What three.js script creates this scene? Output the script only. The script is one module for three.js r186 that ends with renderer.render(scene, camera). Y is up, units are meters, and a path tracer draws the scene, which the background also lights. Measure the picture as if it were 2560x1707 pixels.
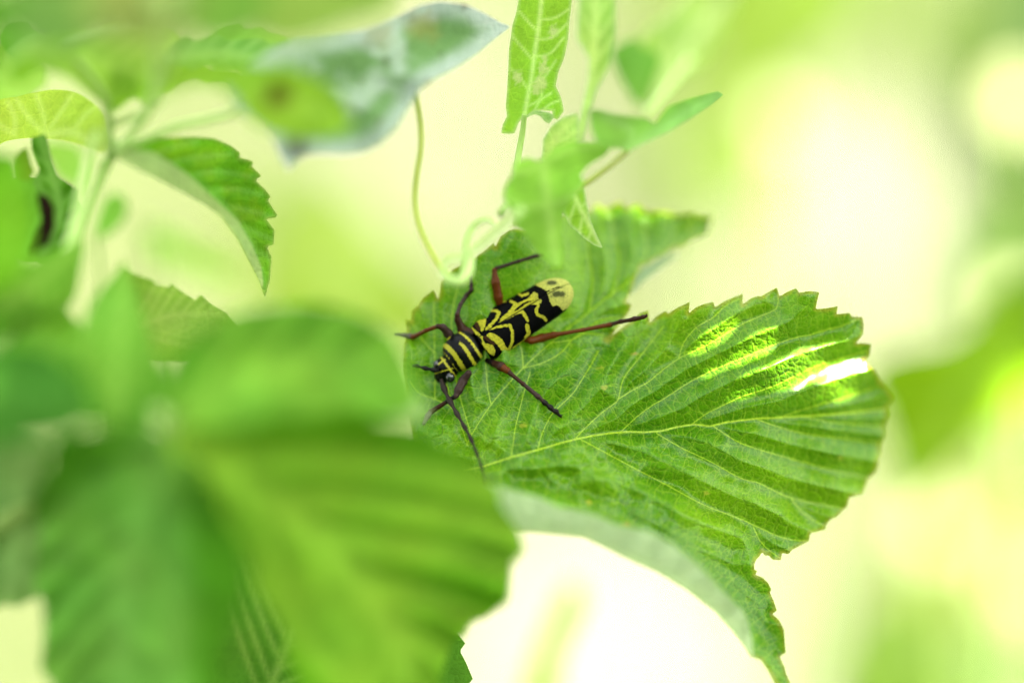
import * as THREE from 'three';
import { ImprovedNoise } from 'three/addons/math/ImprovedNoise.js';
import { mergeGeometries } from 'three/addons/utils/BufferGeometryUtils.js';

// ---------------------------------------------------------------- camera, sky, sun, exposure
const scene = new THREE.Scene();
const D0 = 0.40, FRAME_W = 0.102, PITCH = -30 * Math.PI / 180;          // a macro lens 40 cm from the beetle
const camera = new THREE.PerspectiveCamera(2 * Math.atan(FRAME_W * (1707 / 2560) / 2 / D0) * 180 / Math.PI, 1024 / 682, 0.02, 400);
camera.position.set(0, 1.0, 0);
camera.rotation.set(PITCH, 0, 0);
camera.updateMatrixWorld(true);
camera.focus = D0 - 0.0005;
camera.userData.fStop = 137 / 36;

const SUN = new THREE.Vector3(0.42, 0.72, 0.56).normalize().applyQuaternion(camera.quaternion);   // high, to the right, a little behind the photographer
{
  const W = 256, H = 128, data = new Float32Array(W * H * 4);
  for (let j = 0; j < H; j++) for (let i = 0; i < W; i++) {
    const el = ((j + 0.5) / H - 0.5) * Math.PI, az = ((i + 0.5) / W - 0.5) * 2 * Math.PI;
    const x = Math.cos(az) * Math.cos(el), y = Math.sin(el), z = Math.sin(az) * Math.cos(el), k = Math.max(0, y);
    const glow = Math.pow(Math.max(0, x * SUN.x + y * SUN.y + z * SUN.z), 3) * 1.7;
    const h = Math.pow(1 - k, 2.5), o = (j * W + i) * 4;
    data[o] = 0.52 + 0.26 * h + glow; data[o + 1] = 0.57 + 0.22 * h + glow; data[o + 2] = 0.64 + 0.12 * h + glow * 0.8; data[o + 3] = 1;
  }
  const t = new THREE.DataTexture(data, W, H, THREE.RGBAFormat, THREE.FloatType);
  t.mapping = THREE.EquirectangularReflectionMapping; t.magFilter = THREE.LinearFilter; t.needsUpdate = true;
  scene.background = t; scene.environment = t;
  scene.backgroundIntensity = 0.33; scene.environmentIntensity = 0.33;
}
const sun = new THREE.DirectionalLight(new THREE.Color().setRGB(1, 0.94, 0.8), 5);
sun.position.copy(SUN).multiplyScalar(3); sun.castShadow = true;
sun.shadow.camera.left = sun.shadow.camera.bottom = -2; sun.shadow.camera.right = sun.shadow.camera.top = 2; sun.shadow.camera.far = 8;
sun.shadow.mapSize.set(4096, 4096);
scene.add(sun);
const renderer = new THREE.WebGLRenderer({ antialias: true });
renderer.shadowMap.enabled = true;
renderer.toneMapping = THREE.LinearToneMapping;
renderer.toneMappingExposure = 12;

// ---------------------------------------------------------------- frames and helpers
// Everything near the lens is laid out in millimetres round the point in focus: X right, Y up, Z towards the photographer.
const S = FRAME_W / 2560 * 1000, DZ = D0 * 1000, Q = camera.quaternion.clone();
const FWD = new THREE.Vector3(0, 0, -1).applyQuaternion(Q), ORIGIN = camera.position.clone().addScaledVector(FWD, D0);
const mm = (px, py, Z = 0) => { const k = S * (DZ - Z) / DZ; return [(px - 1280) * k, (853.5 - py) * k, Z]; };   // a point seen there, Z mm in front of the plane of focus
const toWorld = (X, Y, Z) => new THREE.Vector3(X, Y, Z).multiplyScalar(0.001).applyQuaternion(Q).add(ORIGIN);
const zoom = (x0, y0, k) => (pts) => pts.map(([x, y, ...rest]) => [x0 + x / k, y0 + y / k, ...rest]);
const noiseMaker = new ImprovedNoise();
const noise = (x, y, z = 0.37) => noiseMaker.noise(x, y, z);
const fbm = (x, y, z = 0.37) => noise(x, y, z) + 0.5 * noise(2.1 * x, 2.1 * y, z + 7) + 0.25 * noise(4.3 * x, 4.3 * y, z + 13);
let seedState = 12345;
const rnd = () => { seedState = (seedState * 1664525 + 1013904223) >>> 0; return seedState / 4294967296; };
const hash = (i, j, k = 0) => { let h = Math.imul(i, 374761393) ^ Math.imul(j, 668265263) ^ Math.imul(k + 11, 2147483647 - 1013); h = Math.imul(h ^ (h >>> 13), 1274126177); h ^= h >>> 16; return (h >>> 0) / 4294967296; };
const clamp = (x, a = 0, b = 1) => Math.min(b, Math.max(a, x)), lerp = (a, b, t) => a + (b - a) * t, smooth = (a, b, x) => { const t = clamp((x - a) / (b - a)); return t * t * (3 - 2 * t); };
const mix3 = (a, b, t) => [lerp(a[0], b[0], t), lerp(a[1], b[1], t), lerp(a[2], b[2], t)];
const counts = {};
const numbered = (name) => { const n = counts[name] = (counts[name] ?? -1) + 1; return n ? `${name}_${String(n).padStart(3, '0')}` : name; };

function thing(name, label, category, at, group) {                       // a Group at the thing's base; at: [X, Y, Z] in the millimetre frame
  const o = new THREE.Group(); o.name = numbered(name);
  o.position.copy(toWorld(...at)); o.quaternion.copy(Q);
  o.userData = { label, category }; if (group) o.userData.group = group;
  o.anchor = at; scene.add(o); return o;
}
function part(name, geometry, material, parent, label) {
  const m = new THREE.Mesh(geometry, material); m.name = name; m.castShadow = m.receiveShadow = true;
  if (label) m.userData.label = label;
  parent.add(m); return m;
}
// signed distance to a closed polygon, negative inside
function polySDF(P) {
  const n = P.length;
  return (x, y) => {
    let best = 1e9, inside = false;
    for (let i = 0, j = n - 1; i < n; j = i++) {
      const ax = P[j][0], ay = P[j][1], bx = P[i][0], by = P[i][1], ex = bx - ax, ey = by - ay, wx = x - ax, wy = y - ay;
      const t = clamp((wx * ex + wy * ey) / (ex * ex + ey * ey + 1e-12)), dx = wx - ex * t, dy = wy - ey * t, d = dx * dx + dy * dy;
      if (d < best) best = d;
      if ((ay > y) !== (by > y) && x < (ex * (y - ay)) / ey + ax) inside = !inside;
    }
    return (inside ? -1 : 1) * Math.sqrt(best);
  };
}
function lineDist(lines) {                                               // distance to the nearest of some polylines
  const seg = [];
  for (const l of lines) for (let i = 1; i < l.length; i++) seg.push([l[i - 1][0], l[i - 1][1], l[i][0] - l[i - 1][0], l[i][1] - l[i - 1][1]]);
  return (x, y) => {
    let best = 1e9;
    for (const [ax, ay, ex, ey] of seg) {
      const wx = x - ax, wy = y - ay, t = clamp((wx * ex + wy * ey) / (ex * ex + ey * ey + 1e-12)), dx = wx - ex * t, dy = wy - ey * t, d = dx * dx + dy * dy;
      if (d < best) best = d;
    }
    return Math.sqrt(best);
  };
}
const field = (ctrl, soft = 6) => (x, y) => { let a = 0, b = 0; for (const [cx, cy, v] of ctrl) { const d = (x - cx) ** 2 + (y - cy) ** 2 + soft * soft, w = 1 / (d * d); a += w * v; b += w; } return a / b; };
const spline = (pts, n, closed = false) => {
  const c = new THREE.CatmullRomCurve3(pts.map((p) => new THREE.Vector3(p[0], p[1], p[2] ?? 0)), closed, 'centripetal');
  return c.getSpacedPoints(n).map((v) => [v.x, v.y, v.z]);
};
// a margin with forward-pointing teeth along a smooth outline
function serrate(P, pitch, depth, seed = 1) {
  const curve = spline(P, 400, true).slice(0, 400), per = [0];
  let area = 0;
  for (let i = 0; i < 400; i++) { const a = curve[i], b = curve[(i + 1) % 400]; per.push(per[i] + Math.hypot(b[0] - a[0], b[1] - a[1])); area += a[0] * b[1] - b[0] * a[1]; }
  const out = [], sgn = area > 0 ? 1 : -1;
  let tooth = 0, s0 = 0, len = pitch * (0.7 + 0.6 * hash(seed, 0));
  for (let i = 0; i < 400; i++) {
    if (per[i] > s0 + len) { s0 += len; tooth++; len = pitch * (0.6 + 0.8 * hash(seed, tooth)); }
    const f = (per[i] - s0) / len, p = curve[i], q = curve[(i + 1) % 400], l = Math.hypot(q[0] - p[0], q[1] - p[1]) || 1;
    const k = depth * (0.6 + 0.7 * hash(seed, tooth, 3)) * (f < 0.82 ? f / 0.82 : (1 - f) / 0.18);
    out.push([p[0] + sgn * (q[1] - p[1]) / l * k, p[1] - sgn * (q[0] - p[0]) / l * k]);
  }
  return out;
}
// a sheet over the plane: the polygon's inside, cut into cells, each vertex lifted by z(x, y)
function sheet(sdf, [x0, y0, x1, y1], cell, lift, paint, uvScale = 0.1, uvOf) {
  const nx = Math.ceil((x1 - x0) / cell), ny = Math.ceil((y1 - y0) / cell), val = new Float32Array((nx + 1) * (ny + 1)), id = new Map();
  for (let j = 0; j <= ny; j++) for (let i = 0; i <= nx; i++) val[j * (nx + 1) + i] = sdf(x0 + i * cell, y0 + j * cell);
  const pos = [], uv = [], col = [], index = [];
  const vertex = (key, x, y) => {
    if (!id.has(key)) {
      id.set(key, pos.length / 3);
      const z = lift(x, y);
      pos.push(x * 0.001, y * 0.001, z * 0.001);
      uv.push(...(uvOf ? uvOf(x, y) : [x * uvScale, y * uvScale]));
      if (paint) col.push(...paint(x, y));
    }
    return id.get(key);
  };
  const cut = (a, b) => { const t = val[a] / (val[a] - val[b]), ai = a % (nx + 1), aj = (a - ai) / (nx + 1), bi = b % (nx + 1), bj = (b - bi) / (nx + 1); return vertex('e' + Math.min(a, b) + '_' + Math.max(a, b), x0 + lerp(ai, bi, t) * cell, y0 + lerp(aj, bj, t) * cell); };
  for (let j = 0; j < ny; j++) for (let i = 0; i < nx; i++) {
    const c = [j * (nx + 1) + i, j * (nx + 1) + i + 1, (j + 1) * (nx + 1) + i + 1, (j + 1) * (nx + 1) + i], poly = [];
    if (c.every((k) => val[k] > 0)) continue;
    for (let k = 0; k < 4; k++) {
      const a = c[k], b = c[(k + 1) % 4];
      if (val[a] <= 0) { const ai = a % (nx + 1); poly.push(vertex(a, x0 + ai * cell, y0 + (a - ai) / (nx + 1) * cell)); }
      if ((val[a] <= 0) !== (val[b] <= 0)) poly.push(cut(a, b));
    }
    for (let k = 2; k < poly.length; k++) index.push(poly[0], poly[k - 1], poly[k]);
  }
  const g = new THREE.BufferGeometry();
  g.setAttribute('position', new THREE.Float32BufferAttribute(pos, 3));
  g.setAttribute('uv', new THREE.Float32BufferAttribute(uv, 2));
  if (paint) g.setAttribute('color', new THREE.Float32BufferAttribute(col, 3));
  g.setIndex(index); g.computeVertexNormals();
  return g;
}
// a stem swept along points [X, Y, Z, radius] in millimetres
function stemGeometry(pts, anchor, sides = 10, n = 60) {
  const c = new THREE.CatmullRomCurve3(pts.map((p) => new THREE.Vector3(p[0] - anchor[0], p[1] - anchor[1], p[2] - anchor[2])), false, 'centripetal');
  const P = c.getPoints(n), fr = c.computeFrenetFrames(n, false), pos = [], uv = [], index = [];
  for (let i = 0; i <= n; i++) {
    const f = i / n * (pts.length - 1), k = Math.min(pts.length - 2, Math.floor(f)), r = lerp(pts[k][3], pts[k + 1][3], f - k) * (1 + 0.05 * noise(i * 0.5, pts[0][0]));
    const at = c.getPoint(i / n);
    for (let j = 0; j <= sides; j++) {
      const a = j / sides * 2 * Math.PI, v = fr.normals[i].clone().multiplyScalar(Math.cos(a) * r).addScaledVector(fr.binormals[i], Math.sin(a) * r).add(at);
      pos.push(v.x * 0.001, v.y * 0.001, v.z * 0.001); uv.push(j / sides, i * 0.2);
    }
  }
  for (let i = 0; i < n; i++) for (let j = 0; j < sides; j++) { const a = i * (sides + 1) + j, b = a + sides + 1; index.push(a, a + 1, b, a + 1, b + 1, b); }
  for (const [e, flip] of [[0, 0], [n, 1]]) {                               // end caps
    const mid = pos.length / 3; pos.push(...c.getPoint(e / n).multiplyScalar(0.001).toArray()); uv.push(0, 0);
    for (let j = 0; j < sides; j++) { const a = e * (sides + 1) + j; flip ? index.push(a, a + 1, mid) : index.push(a + 1, a, mid); }
  }
  const g = new THREE.BufferGeometry();
  g.setAttribute('position', new THREE.Float32BufferAttribute(pos, 3)); g.setAttribute('uv', new THREE.Float32BufferAttribute(uv, 2));
  g.setIndex(index); g.computeVertexNormals(); return g;
}

// ---------------------------------------------------------------- materials
function dataTexture(W, H, fill, srgb) {
  const data = new Uint8Array(W * H * 4), px = [0, 0, 0];
  for (let j = 0; j < H; j++) for (let i = 0; i < W; i++) {
    fill(i, j, px); const o = (j * W + i) * 4;
    for (let c = 0; c < 3; c++) data[o + c] = clamp(px[c]) * 255;
    data[o + 3] = 255;
  }
  const t = new THREE.DataTexture(data, W, H); t.wrapS = t.wrapT = THREE.RepeatWrapping; t.magFilter = THREE.LinearFilter; t.minFilter = THREE.LinearMipmapLinearFilter; t.generateMipmaps = true;
  if (srgb) t.colorSpace = THREE.SRGBColorSpace;
  t.needsUpdate = true; return t;
}
const toS = (x) => (x <= 0.0031308 ? 12.92 * x : 1.055 * Math.pow(x, 1 / 2.4) - 0.055);
// cell walls: (F2 - F1) of jittered points, wrapping round after `period` cells if given
function cells(x, y, seed, period = 0) {
  const ix = Math.floor(x), iy = Math.floor(y); let a = 9, b = 9;
  for (let j = -1; j <= 1; j++) for (let i = -1; i <= 1; i++) {
    let cx = ix + i, cy = iy + j; const hx = period ? ((cx % period) + period) % period : cx, hy = period ? ((cy % period) + period) % period : cy;
    const dx = cx + 0.5 + (hash(hx, hy, seed) - 0.5) * 0.9 - x, dy = cy + 0.5 + (hash(hx, hy, seed + 1) - 0.5) * 0.9 - y, d = Math.sqrt(dx * dx + dy * dy);
    if (d < a) { b = a; a = d; } else if (d < b) b = d;
  }
  return b - a;
}
const netBump = dataTexture(512, 512, (i, j, p) => {
  const a = cells(i / 512 * 7, j / 512 * 7, 5, 7), b = cells(i / 512 * 19, j / 512 * 19, 9, 19);
  p[0] = p[1] = p[2] = 0.62 * smooth(0, 0.35, a) + 0.38 * smooth(0, 0.4, b);
});
const netColor = dataTexture(512, 512, (i, j, p) => {
  const a = cells(i / 512 * 7, j / 512 * 7, 5, 7), b = cells(i / 512 * 19, j / 512 * 19, 9, 19);
  const w = Math.max(0.5 * (1 - smooth(0.02, 0.1, a)), 0.35 * (1 - smooth(0.02, 0.16, b)));
  p[0] = 0.88 + 0.12 * w; p[1] = 0.92 + 0.08 * w; p[2] = 0.9 + 0.1 * w;
}, true);
const leafMaterial = (o = {}) => new THREE.MeshPhysicalMaterial({ vertexColors: true, roughness: 1, clearcoat: 0.08, clearcoatRoughness: 0.45, specularIntensity: 0.05, transmission: 0.42, thickness: 0, ior: 1.4, side: THREE.DoubleSide, bumpMap: netBump, bumpScale: 0.00012, map: netColor, ...o });
const M = {
  leaf: leafMaterial(), thinLeaf: leafMaterial({ transmission: 0.55, clearcoat: 0.05 }), softLeaf: leafMaterial({ map: null, bumpMap: null, clearcoat: 0 }),
  under: leafMaterial({ clearcoat: 0, transmission: 0.3 }),
  stem: new THREE.MeshPhysicalMaterial({ color: new THREE.Color().setRGB(0.3, 0.46, 0.1), roughness: 1, clearcoat: 0.2, clearcoatRoughness: 0.4, transmission: 0.2 }),
  paleStem: new THREE.MeshPhysicalMaterial({ color: new THREE.Color().setRGB(0.52, 0.7, 0.24), roughness: 1, clearcoat: 0.15, clearcoatRoughness: 0.4, transmission: 0.25 }),
  oliveStem: new THREE.MeshPhysicalMaterial({ color: new THREE.Color().setRGB(0.46, 0.52, 0.1), roughness: 1, clearcoat: 0.15, clearcoatRoughness: 0.4, transmission: 0.25 }),
};

// ---------------------------------------------------------------- a leaf blade from its outline
const GREEN = [0.075, 0.215, 0.012], VEIN = [0.26, 0.42, 0.06];
function autoVeins(mid, n, angle, sdf, bend = 0.25) {
  const M2 = spline(mid, 60), out = [M2];
  for (let k = 0; k < n; k++) for (const side of [-1, 1]) {
    const i = Math.round((0.06 + 0.84 * (k + 0.25 * (side > 0)) / n) * 60), p = M2[i], q = M2[Math.min(60, i + 1)], o = M2[Math.max(0, i - 1)];
    let a = Math.atan2(q[1] - o[1], q[0] - o[0]) + side * angle, x = p[0], y = p[1]; const line = [[x, y]];
    for (let t = 0; t < 60 && sdf(x, y) < 0.2; t++) { x += Math.cos(a); y += Math.sin(a); a -= side * bend / 20; line.push([x, y]); }
    if (line.length > 2) out.push(line);
  }
  return out;
}
// o.outline in photograph pixels, o.z0 the plane's distance in front of the focus, o.z control points [px, py, mm]
function blade(o) {
  const z0 = o.z0 ?? 0, ctrl = (o.z ?? [[1280, 853, z0]]).map(([px, py, z]) => mm(px, py, z));
  const zf = o.z && o.z.length > 1 ? field(ctrl, o.soft ?? 6) : () => ctrl[0][2];
  const flat = (pts) => pts.map(([px, py]) => { let z = zf(...mm(px, py, z0).slice(0, 2)); z = zf(...mm(px, py, z).slice(0, 2)); return mm(px, py, z).slice(0, 2); });
  let P = flat(o.outline);
  if (o.teeth) P = serrate(P, o.teeth[0], o.teeth[1], o.seed ?? 1); else if (o.smooth) P = spline(P, o.smooth, true).map((p) => p.slice(0, 2));
  const sdf0 = polySDF(P), holes = (o.holes ?? []).map((h) => polySDF(flat(h))), sdf = holes.length ? (x, y) => Math.max(sdf0(x, y), ...holes.map((h) => -h(x, y))) : sdf0;
  const veins = o.veins ? o.veins.map((v) => spline(flat(v), 24)) : o.mid ? autoVeins(flat(o.mid), o.n ?? 6, o.angle ?? 0.75, sdf0) : [];
  const dv = veins.length ? lineDist(veins) : () => 9, dm = veins.length ? lineDist([veins[0]]) : () => 9;
  const xs = P.map((p) => p[0]), ys = P.map((p) => p[1]), box = [Math.min(...xs) - 0.3, Math.min(...ys) - 0.3, Math.max(...xs) + 0.3, Math.max(...ys) + 0.3];
  const puff = o.puff ?? 0.6, wide = o.wide ?? 1.6, sd = o.seed ?? 1, wob = o.wobble ?? 0.3, A = o.anchor, facing = o.facing ?? 1;
  const lift = (x, y) => zf(x, y) + facing * puff * (1 - Math.exp(-((dv(x, y) / wide) ** 2))) + wob * fbm(x * 0.12 + sd, y * 0.12) - facing * (o.keel ?? 0) * Math.exp(-((dm(x, y) / 5) ** 2));
  const base = o.color ?? GREEN, vein = o.vein ?? VEIN, vw = o.veinWidth ?? 0.28, edge = o.edge;
  const paint = (x, y) => {
    const d = dv(x, y), m = dm(x, y), v = Math.max(0.75 * Math.exp(-((d / vw) ** 2)), Math.exp(-((m / (vw * 1.7)) ** 2)));
    let c = mix3(base, vein, v * (o.veinShow ?? 1));
    const n = 1 + (o.mottle ?? 0.16) * fbm(x * 0.3 + sd * 3, y * 0.3) + 0.08 * noise(x * 1.7, y * 1.7, sd);
    c = [c[0] * n * (1 + 0.12 * noise(x * 0.15, y * 0.15, sd)), c[1] * n, c[2] * n];
    if (edge) c = mix3(c, edge, 0.8 * smooth(-0.35, 0, sdf(x, y)));
    return o.paint ? o.paint(c, x, y, sdf) : c;
  };
  const g = sheet(sdf, box, o.cell ?? 0.5, lift, paint);
  g.translate(-A[0] * 0.001, -A[1] * 0.001, -A[2] * 0.001);
  return { g, zf, lift, flat, sdf };
}

// ---------------------------------------------------------------- the leaf that carries the beetle
const z1 = zoom(1560, 700, 3.136), z2 = zoom(1160, 1000, 3.136), z3 = zoom(1500, 1150, 2.8145), r4 = zoom(1000, 480, 2.24), r1 = zoom(960, 600, 2.5286), r6 = zoom(1060, 680, 4.9);
const id = (p) => p;
const hostOutline = [
  [1060, 1190], [1035, 1100], [1018, 1010], [1006, 930], ...r4([[22, 860], [40, 790], [30, 715], [62, 722], [70, 660], [100, 640], [130, 590], [190, 545], [215, 600], [224, 560], [232, 500], [300, 430], [400, 380], [470, 330], [523, 285], [533, 312], [560, 250], [610, 215], [650, 206], [700, 215], [800, 190], [900, 130], [1000, 95], [1060, 110], [1105, 62], [1150, 95], [1175, 80], [1235, 52], [1270, 95], [1335, 62], [1380, 110], [1440, 105], [1500, 112], [1560, 128], [1640, 120], [1690, 140], [1750, 138], [1738, 190], [1722, 250], [1650, 262], [1590, 310], [1540, 318], [1480, 352], [1430, 375], [1400, 398], [1345, 415], [1350, 445], [1322, 462], [1310, 520], [1292, 560], [1262, 615], [1296, 632], [1282, 672], [1240, 730], [1195, 790], [1160, 828]]),
  ...z1([[-60, 410], [-10, 372], [80, 305], [120, 262], [190, 235], [200, 340], [260, 280], [330, 240], [345, 262], [420, 215], [510, 172], [505, 262], [560, 215], [620, 190], [700, 170], [713, 214], [800, 160], [870, 130], [935, 105], [930, 192], [1000, 140], [1050, 125], [1070, 128], [1130, 95], [1200, 58], [1222, 128], [1280, 92], [1345, 65], [1368, 100], [1440, 88], [1525, 95], [1508, 160], [1496, 228], [1580, 222], [1670, 205], [1663, 266], [1770, 255], [1785, 282], [1872, 288], [1880, 350], [1870, 420], [1815, 495], [1870, 488], [1935, 500], [1926, 590], [1880, 640], [1950, 690], [2000, 770], [2055, 850], [2110, 930], [2062, 1010], [2075, 1060], [2040, 1150], [2050, 1200], [2015, 1290], [2020, 1340], [1990, 1400], [1980, 1480], [1955, 1540]]),
  ...z3([[1930, 90], [1880, 150], [1842, 240], [1790, 250], [1750, 262], [1738, 330], [1690, 375], [1660, 402], [1620, 415], [1592, 460], [1585, 490], [1480, 516], [1474, 572], [1410, 605], [1350, 632], [1328, 662], [1282, 655], [1276, 705], [1215, 700], [1184, 668], [1165, 675], [1140, 648], [1118, 680], [1102, 690], [1085, 720], [1082, 768], [1106, 772], [1090, 800], [1140, 820], [1180, 858], [1204, 905], [1195, 930], [1222, 985], [1245, 1055], [1215, 1082], [1260, 1120], [1290, 1180], [1298, 1255], [1308, 1350], [1268, 1382], [1300, 1450], [1318, 1510], [1345, 1568], [1372, 1640], [1330, 1620], [1230, 1568], [1180, 1470], [1130, 1400], [1050, 1368], [1020, 1310], [920, 1180], [800, 1050], [600, 900], [400, 780], [200, 690], [0, 590]]),
  ...z2([[940, 1070], [760, 1045], [560, 1025], [400, 1010], [250, 980], [60, 880]]),
];
const hostVeins = [
  [...z2([[0, 550], [150, 520], [370, 445], [580, 390], [860, 310], [1230, 250], [1500, 250], [1780, 190], [1950, 205]]), ...z1([[690, 1140], [1000, 1090], [1180, 1080], [1500, 1062], [1800, 1040], [2050, 1010]])],
  [...r4([[370, 1420], [400, 1360], [510, 1190], [690, 985], [850, 840], [1100, 640], [1400, 410], [1560, 290], [1700, 200]])],
  [...z2([[20, 580], [280, 640]]), [1330, 1205], [1470, 1250], [1620, 1310], [1750, 1390], [1860, 1500], [1930, 1610], [1968, 1690]],
  [...r4([[380, 1420], [300, 1220], [195, 1160], [100, 1125], [50, 1060]])],
  z2([[370, 445], [385, 350], [400, 230], [440, 60], [470, -60], [520, -220]]),
  [...z2([[580, 385], [600, 300], [640, 200], [690, 110], [760, 40], [860, -60]]), ...r4([[1000, 1080], [1080, 950], [1110, 890]])],
  [...z2([[870, 305], [970, 200], [1080, 100], [1210, 0]]), ...r4([[1225, 1158], [1250, 1050], [1330, 940], [1400, 850], [1480, 750]])],
  [...r4([[1225, 1158], [1310, 1105], [1400, 1060]]), ...z1([[220, 775], [430, 615], [630, 520], [930, 345], [1100, 270], [1200, 220], [1210, 110]])],
  [...z1([[430, 610], [470, 490], [570, 370], [690, 300], [800, 200], [920, 140]])],
  [...z2([[1230, 250], [1380, 110], [1540, 0]]), ...z1([[250, 970], [550, 780], [830, 650], [920, 615], [1170, 510], [1330, 455], [1500, 420], [1580, 385], [1650, 380], [1850, 300]])],
  [...z1([[540, 1125], [640, 1050], [740, 1000], [930, 910], [1030, 880], [1200, 820], [1300, 770], [1450, 700], [1570, 650], [1700, 615], [1900, 560]])],
  [...z2([[920, 310], [1090, 400], [1190, 455], [1370, 550], [1560, 650], [1690, 720], [1900, 830], [2190, 940]]), ...z3([[1090, 460], [1300, 550], [1460, 570]])],
  [...z2([[1510, 260], [1700, 370], [1950, 490], [2190, 620]]), ...z3([[1090, 150], [1340, 265], [1560, 310], [1720, 345]])],
  z1([[700, 1145], [900, 1270], [1100, 1340], [1350, 1410], [1600, 1480], [1930, 1560]]),
  z1([[1040, 1090], [1180, 1140], [1400, 1200], [1700, 1240], [2030, 1280]]),
  z1([[1400, 1068], [1600, 1110], [1800, 1130], [2040, 1150]]),
  z1([[1230, 1075], [1450, 1000], [1700, 930], [1950, 850]]),
  r4([[510, 1190], [490, 1090], [480, 960], [470, 830]]), r4([[690, 985], [680, 880], [640, 760], [600, 640]]), r4([[690, 985], [790, 960], [900, 900], [1000, 800], [1150, 800]]), r4([[850, 845], [980, 820], [1120, 720], [1230, 700]]), r4([[1060, 670], [1080, 520], [1060, 380], [1040, 260]]), r4([[1180, 590], [1230, 420], [1200, 250], [1180, 120]]), r4([[1300, 490], [1380, 330], [1360, 160]]), r4([[1400, 410], [1520, 260], [1560, 160]]),
  r4([[300, 1220], [250, 1050], [200, 960]]), r4([[195, 1160], [195, 1000], [192, 850], [190, 600]]), r4([[192, 900], [120, 820], [60, 720]]), r4([[400, 1360], [340, 1160], [300, 950], [290, 700], [330, 500]]),
  [[1470, 1250], [1560, 1265], [1700, 1330], [1830, 1380]], [[1750, 1390], [1850, 1450], [1920, 1520]], [[1860, 1500], [1920, 1530]],
  z3([[1080, 470], [1130, 570], [1200, 640], [1270, 690]]), z3([[1350, 275], [1420, 360], [1500, 420], [1580, 465]]),
];
let onHost, hostTop;                                                               // the height of the blade's surface at a point of its plane
const hostZ = [[1050, 1000, -3], [1000, 800, -5], [1110, 760, -4], [1250, 620, -5], [1250, 830, -2.6], [1350, 760, -4.2], [1330, 920, -1.4], [1180, 960, -1.4], [1420, 700, -6], [1520, 640, -9], [1640, 540, -14], [1780, 560, -18], [1520, 520, -13], [1560, 780, -6], [1540, 850, -2.5], [1450, 950, -0.6], [1200, 1120, 0], [1600, 1000, 0], [1600, 1080, -0.6], [1760, 1060, -0.8], [1900, 900, 0.4], [1760, 800, 0.2], [1980, 740, -0.4], [2120, 800, -2.5], [2180, 900, -5], [2230, 1000, -10], [2050, 1040, -4], [2190, 1150, -9], [2050, 1250, -5], [1930, 1380, -2.5], [1800, 1250, -0.8], [1700, 1150, 0.3], [1560, 1180, 1.6], [1400, 1190, 3], [1280, 1220, 6.5], [1500, 1290, 6], [1640, 1360, 5], [1330, 1315, 9], [1500, 1350, 8.5], [1650, 1425, 8], [1790, 1520, 6.5], [1870, 1620, 5], [1880, 1440, 0.4], [1930, 1560, 1], [1960, 1690, 5], [1850, 1500, 2.5]];
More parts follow.
